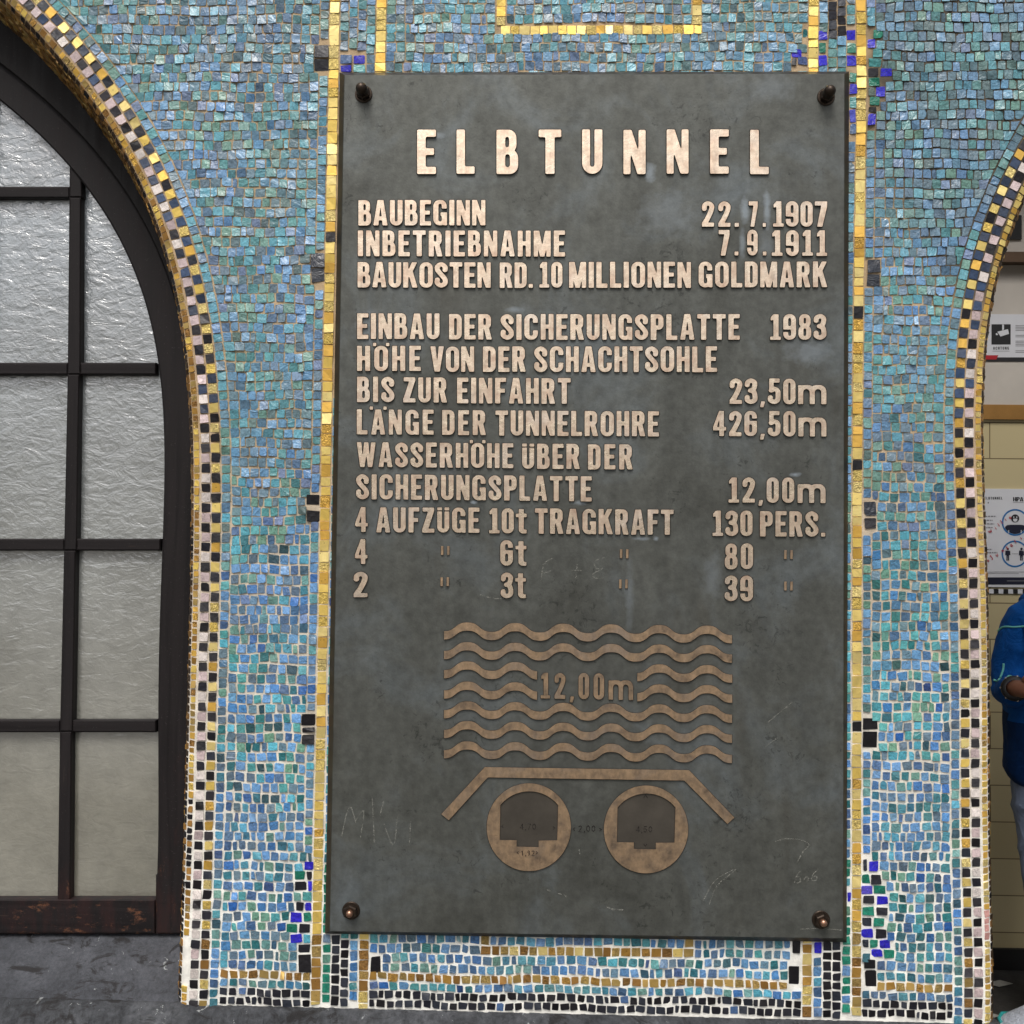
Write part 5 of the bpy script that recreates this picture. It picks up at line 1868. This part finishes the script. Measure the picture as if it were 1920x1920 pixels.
# wristband with metal studs
t = MB(); d = (wrR - elR).normalized()
t.lathe(wrR - d * .022, d, [(.026, 0), (.037, .0), (.041, .008), (.037, .016), (.026, .016)], 20)
wb = pm('wristband', t.v, t.f, MT['black'])
MT['steel'] = mat_simple('steel', lin((210, 210, 214)), .2, 1, 30, .05, 0)
for k in range(7):
    t = MB()
    a = 2 * math.pi * k / 7; s1 = d.cross(Vector((0, 0, 1))).normalized(); s2 = d.cross(s1)
    t.lathe(wrR - d * .014 + (s1 * math.cos(a) + s2 * math.sin(a)) * .039, s1 * math.cos(a) + s2 * math.sin(a), [(.004, 0), (.003, .003), (0, .004)], 8)
    o = pm('stud', t.v, t.f, MT['steel'], wb); o.matrix_parent_inverse = Matrix.Identity(4)
# jeans
P3 = [pelv, hipR, knR, anR + Vector((0, .0, .02)), hipL, knL, anL + Vector((0, 0, .02)), hipR.lerp(knR, .5), hipL.lerp(knL, .5), pelv + Vector((0, 0, .09))]
E3 = [(0, 1), (1, 7), (7, 2), (2, 3), (0, 4), (4, 8), (8, 5), (5, 6), (0, 9)]
jv, jf = skin(P3, E3, [(.12, .1), .092, .07, .062, .092, .07, .062, .082, .082, (.125, .1)], 0, 3)
jv = folds(jv, jf, [(hipR, knR), (knR, anR), (hipL, knL), (knL, anL)], .006, 15)
pm('jeans', jv, jf, MT['jean'])
# trainers
def shoe(an, ang):
    st = [(-.085, .030, .075), (-.06, .038, .088), (-.02, .040, .095), (.03, .041, .088), (.07, .044, .070), (.11, .047, .058), (.15, .044, .048), (.178, .030, .036), (.19, .010, .026)]
    n = 16; vs = []; fs = []
    for (x, w, h_) in st:
        for k in range(n):
            a = 2 * math.pi * k / n
            cc, ss = math.cos(a), math.sin(a)
            z = .022 + (h_ - .022) * max(0, ss) ** .8 if ss > 0 else .022
            vs.append(Vector((x, w * (abs(cc) ** .7) * (1 if cc > 0 else -1), z)))
    for i in range(len(st) - 1):
        for k in range(n): fs.append((i * n + k, (i + 1) * n + k, (i + 1) * n + (k + 1) % n, i * n + (k + 1) % n))
    fs.append(tuple(range(n))); fs.append(tuple(range(len(vs) - 1, len(vs) - n - 1, -1)))
    sv = []; sf = []; m_ = 28
    for z, gx in ((.0, .97), (.004, 1.03), (.024, 1.05), (.028, 1.0)):
        for k in range(m_):
            a = 2 * math.pi * k / m_; cc, ss = math.cos(a), math.sin(a)
            x = .052 + .145 * cc; w = np.interp(x, [q[0] for q in st], [q[1] for q in st]) + .003
            sv.append(Vector((.052 + .145 * cc * gx, w * gx * (abs(ss) ** .75) * (1 if ss > 0 else -1), z + (.012 * max(0, (x - .13) / .06) if z < .02 else 0))))
    for i in range(3):
        for k in range(m_): sf.append((i * m_ + k, i * m_ + (k + 1) % m_, (i + 1) * m_ + (k + 1) % m_, (i + 1) * m_ + k))
    sf.append(tuple(range(m_ - 1, -1, -1))); sf.append(tuple(range(3 * m_, 4 * m_)))
    R = Matrix.Rotation(ang, 3, 'Z'); b0 = Vector((an.x, an.y, .006))
    f_ = lambda q: R @ q + b0
    so = pm('shoe', [f_(q) for q in vs], fs, MT['knit'])
    o = pm('sole', [f_(q) for q in sv], sf, MT['sole'], so); o.matrix_parent_inverse = Matrix.Identity(4)
    t = MB(); t.tube([f_(Vector(q)) for q in ((.12, -.046, .035), (.15, -.043, .04), (.175, -.03, .032), (.186, -.008, .03))], .006, 8)
    o = pm('toe_cap', t.v, t.f, MT['teal'], so); o.matrix_parent_inverse = Matrix.Identity(4)


shoe(anR, math.radians(200)); shoe(anL, math.radians(235))
